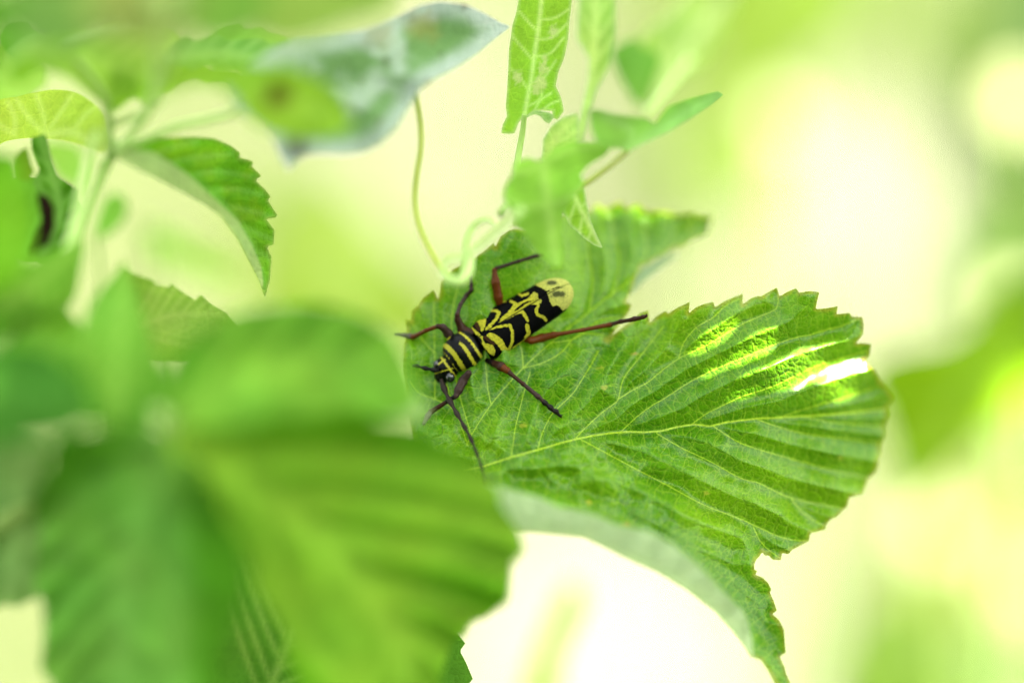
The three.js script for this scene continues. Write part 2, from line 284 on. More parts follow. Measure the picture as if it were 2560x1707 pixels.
{
  const ctrl = hostZ.map(([px, py, z]) => mm(px, py, z)), zf = field(ctrl, 4.5);
  const flat = (pts) => pts.map(([px, py]) => { let z = zf(...mm(px, py).slice(0, 2)); z = zf(...mm(px, py, z).slice(0, 2)); return mm(px, py, z).slice(0, 2); });
  const P = flat(hostOutline), sdf = polySDF(P), V = hostVeins.map((v) => spline(flat(v), 26)), major = [V[0]], faint = hostVeins.map((v, i) => i === 2 || i >= hostVeins.length - 5 && i < hostVeins.length - 2), dc = lineDist(V.filter((v, i) => !faint[i])), dv = lineDist(V), dm = lineDist(major);
  const xs = P.map((p) => p[0]), ys = P.map((p) => p[1]), box = [Math.min(...xs) - 0.2, Math.min(...ys) - 0.2, Math.max(...xs) + 0.2, Math.max(...ys) + 0.2];
  const [bx, by] = box, bw = box[2] - bx, bh = box[3] - by;
  // distance to the veins on a coarse raster, read back smoothly by the mesh and the textures
  const G = 600, raster = (f) => { const a = new Float32Array(G * G); for (let j = 0; j < G; j++) for (let i = 0; i < G; i++) a[j * G + i] = f(bx + i / (G - 1) * bw, by + j / (G - 1) * bh); return (x, y) => { const u = clamp((x - bx) / bw) * (G - 1), v = clamp((y - by) / bh) * (G - 1), i = Math.min(G - 2, Math.floor(u)), j = Math.min(G - 2, Math.floor(v)), k = j * G + i; return lerp(lerp(a[k], a[k + 1], u - i), lerp(a[k + G], a[k + G + 1], u - i), v - j); }; };
  const rv = raster(dv), rc = raster(dc), rm = raster(dm), re = raster(sdf);
  const rungs = (() => {                                                 // how far along its vein the nearest vein point lies
    const a = new Float32Array(G * G), seg = []; let run = 0;
    V.forEach((l, v) => { run = v * 50; for (let i = 1; i < l.length; i++) { const ex = l[i][0] - l[i - 1][0], ey = l[i][1] - l[i - 1][1], len = Math.hypot(ex, ey); seg.push([l[i - 1][0], l[i - 1][1], ex, ey, run, len]); run += len; } });
    for (let j = 0; j < G; j++) for (let i = 0; i < G; i++) {
      const x = bx + i / (G - 1) * bw, y = by + j / (G - 1) * bh; let best = 1e9, s = 0;
      for (const [ax, ay, ex, ey, r, len] of seg) { const wx = x - ax, wy = y - ay, t = clamp((wx * ex + wy * ey) / (len * len + 1e-12)), d = (wx - ex * t) ** 2 + (wy - ey * t) ** 2; if (d < best) { best = d; s = r + t * len; } }
      a[j * G + i] = s;
    }
    return (x, y) => { const u = clamp((x - bx) / bw) * (G - 1), v = clamp((y - by) / bh) * (G - 1), i = Math.min(G - 2, Math.floor(u)), j = Math.min(G - 2, Math.floor(v)), k = j * G + i, q = [a[k], a[k + 1], a[k + G], a[k + G + 1]]; if (Math.max(...q) - Math.min(...q) > 0.4) return 1; const s = lerp(lerp(q[0], q[1], u - i), lerp(q[2], q[3], u - i), v - j) / 1.15; return Math.abs(s - Math.round(s)) * 1.15; };
  })();
  const lift = (x, y) => {
    const d = dv(x, y), m = dm(x, y);
    let z = zf(x, y) + 2.3 * (1 - Math.exp(-((d / 1.7) ** 2))) * (0.8 + 0.35 * noise(x * 0.16, y * 0.16)) + 0.25 * (1 - Math.exp(-((m / 0.8) ** 2)));
    z += 0.35 * fbm(x * 0.11, y * 0.11, 3.1);
    const low = smooth(-6, -12, y) * smooth(24, 6, x);                    // the drooping lower lobe is more puckered
    z += 0.16 * noise(x * 0.62, y * 0.62, 5.3) * smooth(0.1, 0.9, d) + low * (1.5 * noise(x * 0.36 + y * 0.16, y * 0.42, 5.3) + 0.5 * noise(x * 0.8, y * 0.8, 2.2));
    z -= 0.22 * smooth(0, -1.1, sdf(x, y)) * 0 + 0.5 * smooth(-1.2, 0, sdf(x, y)) * (0.4 + noise(x * 0.7, y * 0.7));
    return z;
  };
  onHost = (x, y) => zf(x, y) + 0.8; hostTop = lift;
  const N = 2048, net = (x, y) => { const w = 0.22; const X = x + w * noise(x * 1.3, y * 1.3, 1), Y = y + w * noise(x * 1.3, y * 1.3, 4); return [cells(X / 1.15, Y / 1.15, 21), cells(X / 0.46, Y / 0.46, 33)]; };
  const memo = new Float32Array(N * N * 2), rung = (x, y, d) => (1 - smooth(0.03, 0.085, rungs(x + 0.25 * noise(x * 1.1, y * 1.1, 6), y + 0.25 * noise(x * 1.1, y * 1.1, 9)))) * smooth(2.6, 1.2, d) * (0.55 + 0.6 * noise(x * 0.6, y * 0.6, 12));
  const color = dataTexture(N, N, (i, j, p) => {
    const x = bx + (i + 0.5) / N * bw, y = by + (j + 0.5) / N * bh, e = re(x, y);
    if (e > 0.6) { p[0] = 0.3; p[1] = 0.5; p[2] = 0.1; return; }
    const d = rv(x, y), m = rm(x, y), [a, b] = net(x, y), o = (j * N + i) * 2; memo[o] = a; memo[o + 1] = b;
    const along = 0.5 + 0.5 * noise(x * 0.09, y * 0.09, 8);
    let c = mix3([0.045, 0.17, 0.001], [0.1, 0.255, 0.002], clamp(0.5 + 0.6 * fbm(x * 0.17, y * 0.17, 2)));
    c = mix3(c, [0.18, 0.35, 0.004], 0.55 * smooth(0.35, 0.8, along));
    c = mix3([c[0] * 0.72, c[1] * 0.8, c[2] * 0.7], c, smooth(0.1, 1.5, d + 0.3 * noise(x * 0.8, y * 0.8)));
    const w = Math.max(0.27 * (1 - smooth(0.02, 0.1, a)), 0.2 * (1 - smooth(0.03, 0.17, b)) * (0.6 + 0.8 * along));
    c = mix3(c, [0.34, 0.49, 0.04], Math.max(w, 0.45 * rung(x, y, d)));
    c = mix3(c, [0.33, 0.48, 0.03], Math.max(0.7 * (1 - smooth(0.025, 0.085, rc(x, y))), 0.95 * (1 - smooth(0.05, 0.13, m))));
    const g = 1 + 0.12 * noise(x * 5, y * 5) + 0.1 * noise(x * 13, y * 13);
    c = [c[0] * g, c[1] * g, c[2] * g];
    c = mix3(c, [0.33, 0.28, 0.04], 0.5 * smooth(-0.5, -0.02, e + 0.2 * noise(x, y)));
    if (hash(Math.floor(x / 3.4), Math.floor(y / 3.4), 77) > 0.8) {             // pale blemishes, here and there
      const cx = (Math.floor(x / 3.4) + 0.2 + 0.6 * hash(Math.floor(x / 3.4), Math.floor(y / 3.4), 78)) * 3.4, cy = (Math.floor(y / 3.4) + 0.2 + 0.6 * hash(Math.floor(x / 3.4), Math.floor(y / 3.4), 79)) * 3.4;
      const r = Math.hypot(x - cx, (y - cy) * 1.6) + 0.3 * noise(x * 3, y * 3); c = mix3(c, [0.42, 0.4, 0.05], 0.55 * smooth(0.5, 0.1, r)); if (hash(Math.floor(x / 3.4), 5, 80) > 0.6) c = mix3(c, [0.2, 0.09, 0.02], 0.7 * smooth(0.2, 0.05, r));
    }
    p[0] = toS(c[0]); p[1] = toS(c[1]); p[2] = toS(c[2]);
  }, true);
  const bump = dataTexture(N, N, (i, j, p) => {
    const x = bx + (i + 0.5) / N * bw, y = by + (j + 0.5) / N * bh, d = rv(x, y), o = (j * N + i) * 2;
    const a = memo[o], b = memo[o + 1];
    p[0] = p[1] = p[2] = 0.38 * smooth(0, 0.4, a) + 0.24 * smooth(0, 0.4, b) + 0.2 * smooth(0.05, 0.5, d) - 0.16 * rung(x, y, d) + 0.12 + 0.04 * noise(x * 9, y * 9);
  });
  color.wrapS = color.wrapT = bump.wrapS = bump.wrapT = THREE.ClampToEdgeWrapping;
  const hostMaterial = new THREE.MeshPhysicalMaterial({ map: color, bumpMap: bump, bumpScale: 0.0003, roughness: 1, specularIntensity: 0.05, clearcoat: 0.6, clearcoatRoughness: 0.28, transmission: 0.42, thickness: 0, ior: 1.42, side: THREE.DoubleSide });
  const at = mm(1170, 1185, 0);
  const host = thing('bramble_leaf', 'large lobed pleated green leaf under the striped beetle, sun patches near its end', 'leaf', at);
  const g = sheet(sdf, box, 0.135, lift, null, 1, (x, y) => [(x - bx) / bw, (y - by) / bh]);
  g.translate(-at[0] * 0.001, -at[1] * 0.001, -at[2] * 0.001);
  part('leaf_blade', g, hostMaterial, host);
  // the lower margin is rolled up towards the photographer and shows its pale underside: a sheet from the fold to the toothed margin
  const fold = flat([[1220, 1290], [1287, 1322], [1338, 1327], [1400, 1333], [1460, 1341], [1500, 1360], [1571, 1395], [1642, 1427], [1713, 1470], [1784, 1523], [1827, 1569], [1862, 1615], [1880, 1640]]);
  const rim = [[1200, 1200], [1287, 1226], [1351, 1244], [1402, 1266], [1463, 1278], [1501, 1292], [1543, 1310], [1622, 1328], [1670, 1352], [1727, 1395], [1770, 1434], [1802, 1470], [1837, 1505], [1866, 1541], [1878, 1590], [1884, 1632]].map(([x, y], i) => mm(x, y, 14 - 6 * smooth(9, 15, i)));
  const A = spline(fold.map(([x, y]) => [x, y, lift(x, y)]), 120), B = spline(rim, 120), pos = [], uv = [], col = [], idx = [], nv = 14;
  for (let i = 0; i <= 120; i++) for (let j = 0; j <= nv; j++) {
    const t = j / nv, a = A[i], b = B[i], tooth = 0.5 * ((i / 6) % 1) * smooth(0.6, 1, t), s = t * (1 - 0.04 * tooth);
    const x = lerp(a[0], b[0], s), y = lerp(a[1], b[1], s) - 0.5 * Math.sin(t * Math.PI) * 0.6, z = lerp(a[2], b[2], Math.sqrt(t)) + 0.25 * noise(i * 0.2, j * 0.3) + 0.35 * Math.sin(i * 0.55) * t;
    pos.push((x - at[0]) * 0.001, (y - at[1]) * 0.001, (z - at[2]) * 0.001); uv.push(x * 0.1, y * 0.1);
    const v = Math.exp(-((((i / 9) % 1 - 0.5) / 0.12) ** 2)) * 0.35, q = 1 + 0.1 * fbm(x * 0.4, y * 0.4); col.push((0.66 + 0.1 * v) * q, (0.76 + 0.06 * v) * q, (0.46 + 0.05 * v) * q);
    if (i < 120 && j < nv) { const k = i * (nv + 1) + j; idx.push(k, k + nv + 1, k + 1, k + 1, k + nv + 1, k + nv + 2); }
  }
  const rg = new THREE.BufferGeometry(); rg.setAttribute('position', new THREE.Float32BufferAttribute(pos, 3)); rg.setAttribute('uv', new THREE.Float32BufferAttribute(uv, 2)); rg.setAttribute('color', new THREE.Float32BufferAttribute(col, 3)); rg.setIndex(idx); rg.computeVertexNormals();
  part('rolled_margin', rg, M.under, host, 'pale whitish green underside of the rolled lower margin');
  // the pale underside that shows where the far lobe curls
  const curl = blade({ outline: [...r4([[1322, 470], [1345, 425], [1400, 402], [1480, 356], [1590, 318], [1610, 300], [1540, 372], [1440, 448], [1370, 500], [1290, 580], [1262, 612]])], z: [[1600, 720, -9], [1700, 630, -17]], color: [0.34, 0.42, 0.28], vein: [0.4, 0.47, 0.3], puff: 0, cell: 0.4, anchor: at });
  part('curled_margin', curl.g, M.under, host, 'grey green underside of the curled far lobe');
}

// ---------------------------------------------------------------- the beetle
{
  const Z0 = -1.5, c0 = mm(1197, 850, Z0), AX = new THREE.Vector3(0.851, 0.525, -0.05).normalize(), NX = new THREE.Vector3(0.525, -0.851, 0), UPV = new THREE.Vector3().crossVectors(AX, NX).normalize();
  if (UPV.z < 0) UPV.negate();
  NX.crossVectors(UPV, AX).normalize(); if (NX.y > 0) NX.negate();
  const ROLL = 22 * Math.PI / 180, cr = Math.cos(ROLL), sr = Math.sin(ROLL);
  const side = NX.clone().multiplyScalar(cr).addScaledVector(UPV, sr), top = UPV.clone().multiplyScalar(cr).addScaledVector(NX, -sr);
  const O = new THREE.Vector3(...c0), at = [c0[0], c0[1], c0[2] - 1.4];
  const beetle = thing('longhorn_beetle', 'black and yellow striped longhorn beetle with rusty legs on the green leaf', 'beetle', at);
  // wing covers: half-elliptic arch, half width w(x) and height h(x), x in mm from base to tip
  const L = 10.75, wx = (x) => { const t = x / L; const tip = t > 0.72 ? Math.sqrt(Math.max(0, 1 - ((t - 0.72) / 0.285) ** 2.3)) : 1; return (2.45 - 0.42 * smooth(0.1, 0.85, t)) * tip * (0.93 + 0.07 * smooth(0, 0.06, t)); }, hx = (x) => { const t = x / L; return (1.62 - 0.3 * t) * (t > 0.75 ? Math.sqrt(Math.max(0.02, 1 - ((t - 0.75) / 0.27) ** 2)) : 1) * (0.82 + 0.18 * smooth(0, 0.12, t)); };
  const shellPoint = (x, th, lift = 0) => O.clone().addScaledVector(AX, x).addScaledVector(side, (wx(x) + lift) * Math.sin(th)).addScaledVector(top, (hx(x) + lift) * Math.cos(th) - 0.55);
  // traced markings: where a point of the photograph lies on the arch (x, angle)
  const onShell = ([px, py]) => {
    const v = new THREE.Vector3(...mm(px, py, Z0 + 0.8)).sub(O); v.z = 0;
    const ax = new THREE.Vector2(0.851, 0.525), x = clamp(v.x * ax.x + v.y * ax.y, 0.001, L), a = v.x * 0.525 - v.y * 0.851;
    let lo = -1.25, hi = Math.PI / 2;
    for (let k = 0; k < 30; k++) { const m = (lo + hi) / 2; (wx(x) * Math.sin(m) * cr - (hx(x) * Math.cos(m) - 0.55) * sr < a ? (lo = m) : (hi = m)); }
    return [x, (lo + hi) / 2];
  };
  const TW = 1024, TH = 512, toTex = ([px, py]) => { const [x, th] = onShell([px, py]); return [x / L * TW, (th / Math.PI + 0.5) * TH]; };
  const canvas = document.createElement('canvas'); canvas.width = TW; canvas.height = TH; const ctx = canvas.getContext('2d');
  ctx.fillStyle = '#000'; ctx.fillRect(0, 0, TW, TH);
  const dense = (pts) => { const out = []; pts.forEach((p, i) => { const q = pts[(i + 1) % pts.length]; for (let k = 0; k < 5; k++) out.push([lerp(p[0], q[0], k / 5), lerp(p[1], q[1], k / 5)]); }); return out; };
  const poly = (pts, style = '#fff') => { ctx.fillStyle = style; ctx.beginPath(); dense(r6(pts)).forEach((p, i) => { const t = toTex(p); i ? ctx.lineTo(...t) : ctx.moveTo(...t); }); ctx.fill(); };
  const stroke = (pts, style = '#fff') => { const c = r6(pts); for (let i = 1; i < c.length; i++) for (let k = 0; k <= 24; k++) { const f = k / 24, px = lerp(c[i - 1][0], c[i][0], f), py = lerp(c[i - 1][1], c[i][1], f), r = lerp(pts[i - 1][2], pts[i][2], f) / 2 / 4.9 * 0.8; ctx.fillStyle = style; ctx.beginPath(); for (let q = 0; q < 10; q++) { const t = toTex([px + r * Math.cos(q * 0.628), py + r * Math.sin(q * 0.628)]); q ? ctx.lineTo(...t) : ctx.moveTo(...t); } ctx.fill(); } };
  stroke([[770, 708, 26], [900, 672, 40], [1045, 655, 46], [1078, 730, 46], [1078, 850, 46], [1045, 940, 46], [1000, 985, 50]]);
  poly([[760, 760], [830, 748], [900, 785], [960, 840], [990, 900], [1022, 950], [990, 1000], [945, 965], [895, 895], [840, 845], [770, 800]]);
  poly([[705, 820], [755, 880], [840, 900], [862, 960], [850, 1022], [800, 1005], [745, 945], [705, 880]]);
  stroke([[900, 628, 16], [1000, 568, 44], [1110, 500, 60], [1190, 480, 60], [1240, 545, 52], [1268, 600, 40]]);
  stroke([[1255, 645, 45], [1265, 700, 66], [1285, 745, 55], [1235, 800, 26]]);
  stroke([[1300, 768, 10], [1200, 850, 12], [1085, 925, 14]]);
  stroke([[1180, 455, 40], [1250, 405, 36], [1330, 372, 40]]); poly([[1290, 395], [1390, 318], [1442, 340], [1432, 382], [1370, 405]]);
  stroke([[1400, 408, 36], [1368, 470, 48], [1385, 525, 46], [1450, 550, 52], [1492, 592, 48]]);
  poly([[1500, 255], [1560, 218], [1640, 190], [1740, 200], [1850, 220], [1850, 330], [1800, 430], [1700, 470], [1640, 408], [1572, 420], [1540, 372], [1530, 310]]);
  poly([[600, 550], [640, 512], [740, 522], [758, 570], [752, 640], [725, 715], [695, 740], [680, 690], [640, 640], [600, 590]]);
  stroke([[545, 630, 60], [575, 690, 56], [640, 750, 50], [705, 805, 46]]);
  stroke([[715, 488, 22], [800, 470, 32], [890, 474, 44], [918, 500, 48], [870, 590, 46], [810, 650, 50], [755, 705, 34]]);
  stroke([[915, 372, 26], [1000, 355, 28]]); stroke([[1060, 352, 40], [1120, 390, 52], [1090, 450, 58], [1030, 510, 50], [930, 582, 24]]); stroke([[1120, 420, 60], [1190, 378, 36], [1290, 330, 30]]);
  poly([[1278, 312], [1350, 238], [1392, 270], [1396, 302], [1330, 352], [1268, 362]]);
  stroke([[1172, 215, 42], [1160, 258, 36], [1200, 288, 42], [1275, 262, 42]]);
  poly([[1345, 140], [1420, 92], [1530, 60], [1680, 40], [1850, 150], [1850, 230], [1740, 200], [1660, 178], [1640, 172], [1560, 212], [1500, 232], [1440, 192]]);
  const yellow = ctx.getImageData(0, 0, TW, TH).data.slice();
  ctx.fillStyle = '#000'; ctx.fillRect(0, 0, TW, TH);
  for (const [x, y, r] of [[1655, 268, 100], [1575, 130, 80], [1560, 300, 40], [1700, 330, 30]]) stroke([[x - r / 2, y, r], [x + r / 2, y, r * 0.8]]);
  stroke([[1650, 190, 26], [1715, 180, 14], [1780, 225, 10]]);
  const dusk = ctx.getImageData(0, 0, TW, TH).data.slice();
  ctx.fillStyle = '#000'; ctx.fillRect(0, 0, TW, TH);
  stroke([[640, 640, 70], [670, 700, 60]]); stroke([[745, 800, 60], [800, 850, 50], [850, 885, 40]]);
  const brown = ctx.getImageData(0, 0, TW, TH).data.slice();
  const soft = (a, i, j, r) => { let s = 0, n = 0; for (let y = -r; y <= r; y += 2) for (let x = -r; x <= r; x += 2) { const u = clamp(i + x, 0, TW - 1), v = clamp(j + y, 0, TH - 1); s += a[(v * TW + u) * 4]; n++; } return s / n / 255; };
  const shellColor = dataTexture(TW, TH, (i, j, p) => {
    const x = i / TW * L, yy = j / TH * 7, n = noise(x * 9, yy * 9, 1) * 0.5 + noise(x * 22, yy * 22, 2) * 0.55, n2 = noise(x * 4.5, yy * 4.5, 7) + 0.6 * noise(x * 10, yy * 10, 3);
    const y = smooth(0.4, 0.62, soft(yellow, i, j, 6) + 0.25 * n + 0.38 * n2), d = soft(dusk, i, j, 20), b = soft(brown, i, j, 8);
    let c = [0.0012, 0.0012, 0.0015];
    const gold = mix3([0.33, 0.31, 0.022], [0.36, 0.365, 0.085], smooth(6, 9.5, x));
    c = mix3(c, [gold[0] * (0.88 + 0.4 * n2), gold[1] * (0.88 + 0.4 * n2), gold[2] * (0.9 + 0.3 * n2)], y * (1 - 0.1 * Math.max(0, n)));
    c = mix3(c, [0.005, 0.005, 0.004], 1 - smooth(3, 5, Math.abs(j - TH / 2 + 0.5)));
    c = mix3(c, [0.03, 0.014, 0.006], smooth(0.35, 0.7, b + 0.25 * n)); c = mix3(c, [0.02, 0.025, 0.012], 0.9 * smooth(0.25, 0.8, d + 0.5 * n2));
    p[0] = toS(Math.max(0, c[0])); p[1] = toS(Math.max(0, c[1])); p[2] = toS(Math.max(0, c[2]));
  }, true);
  const shellBump = dataTexture(256, 256, (i, j, p) => { p[0] = p[1] = p[2] = 0.5 + 0.35 * (hash(i >> 1, j >> 1, 3) - 0.5) + 0.3 * noise(i * 0.2, j * 0.2); });
  shellBump.repeat.set(3, 2);
  const shellMaterial = new THREE.MeshPhysicalMaterial({ map: shellColor, bumpMap: shellBump, bumpScale: 0.00003, roughness: 0.5, specularIntensity: 0.06, side: THREE.DoubleSide });
  for (const s of [-1, 1]) {
    const pos = [], uv = [], idx = [], nx = 90, nt = 34;
    for (let i = 0; i <= nx; i++) for (let j = 0; j <= nt; j++) {
      const f = i / nx, x = L * (1 - (1 - f) ** 1.15), t = j / nt, th = s * (0.012 + t * (Math.PI / 2 + 0.18)), groove = -0.09 * Math.exp(-((t / 0.035) ** 2)), shoulder = 0.16 * Math.exp(-(((x - 0.75) / 0.6) ** 2) - ((t - 0.62) / 0.2) ** 2);
      const v = shellPoint(Math.max(x, 0.001), th, groove + shoulder);
      pos.push((v.x - at[0]) * 0.001, (v.y - at[1]) * 0.001, (v.z - at[2]) * 0.001); uv.push(x / L, clamp(th / Math.PI + 0.5, 0.001, 0.999));
      if (i < nx && j < nt) { const k = i * (nt + 1) + j; s > 0 ? idx.push(k, k + 1, k + nt + 1, k + 1, k + nt + 2, k + nt + 1) : idx.push(k, k + nt + 1, k + 1, k + 1, k + nt + 1, k + nt + 2); }
    }
    const g = new THREE.BufferGeometry(); g.setAttribute('position', new THREE.Float32BufferAttribute(pos, 3)); g.setAttribute('uv', new THREE.Float32BufferAttribute(uv, 2)); g.setIndex(idx); g.computeVertexNormals();
    part('wing_cover', g, shellMaterial, beetle);
  }
  // the body with its legs: a field of tapered capsules and ellipsoids on a grid, meshed as one surface
  const bones = [], E = [];
  const along = (x, y = 0, z = 0) => O.clone().addScaledVector(AX, x).addScaledVector(side, y).addScaledVector(top, z);
  const ell = (c, ax, sx, sy, sz, kind) => { const a = ax.clone().normalize(), b = side.clone().addScaledVector(a, -side.dot(a)).normalize(), t = new THREE.Vector3().crossVectors(a, b); E.push({ c, a, b, t, s: [sx, sy, sz], kind }); };
  ell(along(4.9, 0, -0.55), AX, 5.0, 1.9, 1.05, 'belly'); ell(along(1.6, 0, -0.6), AX, 1.9, 2.0, 1.25, 'belly');
  const PRO = new THREE.Vector3(...mm(1156, 879, Z0 - 0.25)), HEAD = new THREE.Vector3(...mm(1111, 924, Z0 - 0.55)), axP = new THREE.Vector3(0.80, 0.58, 0.08).normalize(), axH = new THREE.Vector3(0.62, 0.76, 0.15).normalize();
  ell(PRO, axP, 1.85, 2.0, 1.65, 'pronotum'); ell(PRO.clone().addScaledVector(axP, 1.0), axP, 1.0, 1.72, 1.4, 'pronotum'); ell(PRO.clone().addScaledVector(axP, -0.95), axP, 0.95, 1.72, 1.35, 'pronotum');
  ell(HEAD.clone().addScaledVector(axP, 0.35), axP, 1.2, 1.28, 1.15, 'head'); ell(HEAD.clone().add(new THREE.Vector3(-0.1, -0.55, -0.35)), axH, 0.95, 0.95, 0.9, 'head');
  const RUST = [0.075, 0.018, 0.002], UMBER = [0.026, 0.009, 0.005], MAUVE = [0.03, 0.016, 0.014], DARK = [0.006, 0.004, 0.0035], GREY = [0.07, 0.058, 0.052];
  const limb = (pts, colors) => { const q = r1(pts).map((p) => { const c = [...mm(p[0], p[1], p[2]), p[3]]; c[2] = Math.max(c[2], Math.min(hostTop(c[0], c[1]) + c[3] * 0.7, c[2] + 4)); c[3] *= 1.1; return c; }); for (let i = 1; i < q.length; i++) bones.push({ a: new THREE.Vector3(...q[i - 1].slice(0, 3)), b: new THREE.Vector3(...q[i].slice(0, 3)), ra: q[i - 1][3], rb: q[i][3], color: colors[Math.min(i - 1, colors.length - 1)] }); };
  // [x, y in the enlargement, Z, radius in mm]
  limb([[735, 420, -3.4, 0.3], [722, 360, -3.2, 0.42], [706, 270, -2.6, 0.4], [698, 192, -2.2, 0.2], [712, 178, -2.2, 0.17], [850, 135, -3.6, 0.15], [975, 98, -5.2, 0.17], [1010, 88, -5.7, 0.16], [1060, 76, -6.2, 0.14]], [RUST, RUST, RUST, UMBER, MAUVE, MAUVE, UMBER]);
  limb([[560, 585, -3.0, 0.3], [495, 565, -2.4, 0.44], [466, 505, -1.6, 0.3], [462, 472, -1.4, 0.2], [482, 410, -2.0, 0.18], [520, 350, -3.2, 0.2], [553, 318, -4.2, 0.19], [552, 285, -4.4, 0.17], [546, 235, -4.6, 0.15], [544, 205, -4.7, 0.12]], [UMBER, UMBER, UMBER, MAUVE, MAUVE, MAUVE, MAUVE, DARK]);
  limb([[440, 640, -2.4, 0.3], [405, 590, -1.8, 0.42], [372, 552, -1.2, 0.32], [340, 545, -1.0, 0.2], [265, 572, -1.8, 0.19], [185, 612, -3.2, 0.24], [160, 608, -3.4, 0.25], [125, 602, -3.7, 0.2], [70, 598, -4.0, 0.12]], [MAUVE, MAUVE, UMBER, RUST, RUST, GREY, GREY]);
  limb([[535, 840, -2.0, 0.3], [500, 890, -1.0, 0.42], [470, 950, -0.2, 0.38], [455, 985, 0, 0.22], [400, 1020, -0.2, 0.19], [295, 1085, -0.6, 0.24], [275, 1112, -0.3, 0.25], [250, 1160, 0.2, 0.16]], [MAUVE, MAUVE, MAUVE, DARK, UMBER, GREY, GREY]);
  limb([[655, 762, -1.9, 0.26], [690, 778, -1.0, 0.3], [740, 800, -0.2, 0.42], [780, 825, 0.3, 0.28], [800, 845, 0.5, 0.19], [880, 910, 0.9, 0.18], [975, 990, 1.2, 0.23], [1000, 1012, 1.2, 0.15], [1018, 1030, 1.2, 0.24], [1035, 1045, 1.2, 0.14], [1052, 1058, 1.2, 0.25], [1072, 1078, 1.25, 0.15], [1088, 1085, 1.3, 0.24], [1098, 1098, 1.3, 0.12], [1122, 1122, 1.3, 0.07]], [DARK, UMBER, RUST, UMBER, UMBER, MAUVE, MAUVE, DARK]);
  limb([[880, 630, -2.6, 0.2], [930, 635, -2.2, 0.33], [1000, 618, -1.9, 0.38], [1075, 600, -1.6, 0.3], [1095, 596, -1.5, 0.2], [1260, 568, -1.8, 0.18], [1430, 535, -1.6, 0.22], [1460, 526, -1.4, 0.16], [1500, 515, -1.2, 0.2], [1560, 505, -0.6, 0.17], [1585, 498, -0.4, 0.22], [1615, 494, -0.2, 0.16], [1640, 486, 0.1, 0.18], [1665, 480, 0.3, 0.08]], [RUST, RUST, RUST, RUST, RUST, RUST, UMBER]);
  limb([[1655, 484, 0.2, 0.08], [1664, 462, 0.5, 0.05]], [UMBER]);
  limb([[1110, 1110, 1.3, 0.08], [1130, 1106, 1.35, 0.05]], [DARK]);
  const lo = mm(960, 1080, -7), hi = mm(1640, 610, 3), cell = 0.075, nx = Math.ceil((hi[0] - lo[0]) / cell), ny = Math.ceil((hi[1] - lo[1]) / cell), nz = Math.ceil(11.4 / cell), F = new Float32Array(nx * ny * nz).fill(1), zlo = -7.2, K = 0.16;
  const smin = (a, b) => { const h = Math.max(K - Math.abs(a - b), 0) / K; return Math.min(a, b) - h * h * K * 0.25; };
  const into = (mn, mx, f) => {
    const i0 = Math.max(0, Math.floor((mn.x - lo[0] - 0.5) / cell)), i1 = Math.min(nx - 1, Math.ceil((mx.x - lo[0] + 0.5) / cell)), j0 = Math.max(0, Math.floor((mn.y - lo[1] - 0.5) / cell)), j1 = Math.min(ny - 1, Math.ceil((mx.y - lo[1] + 0.5) / cell)), k0 = Math.max(0, Math.floor((mn.z - zlo - 0.5) / cell)), k1 = Math.min(nz - 1, Math.ceil((mx.z - zlo + 0.5) / cell));
    for (let k = k0; k <= k1; k++) for (let j = j0; j <= j1; j++) for (let i = i0; i <= i1; i++) { const o = (k * ny + j) * nx + i; F[o] = smin(F[o], f(lo[0] + i * cell, lo[1] + j * cell, zlo + k * cell)); }
  };
  const ellD = (e, x, y, z) => { const dx = x - e.c.x, dy = y - e.c.y, dz = z - e.c.z, u = (dx * e.a.x + dy * e.a.y + dz * e.a.z) / e.s[0], v = (dx * e.b.x + dy * e.b.y + dz * e.b.z) / e.s[1], w = (dx * e.t.x + dy * e.t.y + dz * e.t.z) / e.s[2]; return (Math.sqrt(u * u + v * v + w * w) - 1) * Math.min(...e.s); };
  const boneD = (b, x, y, z) => { const ex = b.b.x - b.a.x, ey = b.b.y - b.a.y, ez = b.b.z - b.a.z, t = clamp(((x - b.a.x) * ex + (y - b.a.y) * ey + (z - b.a.z) * ez) / (ex * ex + ey * ey + ez * ez)); return Math.hypot(x - b.a.x - ex * t, y - b.a.y - ey * t, z - b.a.z - ez * t) - lerp(b.ra, b.rb, t); };
  for (const e of E) { const m = Math.max(...e.s); into(e.c.clone().subScalar(m), e.c.clone().addScalar(m), (x, y, z) => ellD(e, x, y, z)); }
  for (const b of bones) { const r = Math.max(b.ra, b.rb); into(b.a.clone().min(b.b).subScalar(r), b.a.clone().max(b.b).addScalar(r), (x, y, z) => boneD(b, x, y, z)); }
  // surface nets
  const vid = new Map(), pos = [], col = [], idx = [], at3 = (i, j, k) => F[(k * ny + j) * nx + i];
  const bandAt = (q, c, w) => Math.exp(-(((q - c) / w) ** 4));
  const paint = (x, y, z) => {
    let best = 1e9, c = DARK, kind = 'leg', el = null;
    for (const e of E) { const d = ellD(e, x, y, z); if (d < best) { best = d; kind = e.kind; el = e; } }
    let bb = best; for (const b of bones) { const d = boneD(b, x, y, z); if (d < bb - 0.05) { bb = d; kind = 'leg'; c = b.color; } }
    const n = 0.6 * noise(x * 4, y * 4, z * 4) + 0.6 * noise(x * 9, y * 9, z * 9);
    const BLACK = [0.0012, 0.0012, 0.0016], GOLD = [0.3, 0.28, 0.018];
    if (kind === 'leg') return c.map((v) => v * (1 + 0.35 * n));
    if (kind === 'belly') return BLACK;
    const dx = x - PRO.x, dy = y - PRO.y, dz = z - PRO.z, q = dx * axP.x + dy * axP.y + dz * axP.z, r = dx * side.x + dy * side.y + dz * side.z, up = dx * top.x + dy * top.y + dz * top.z;
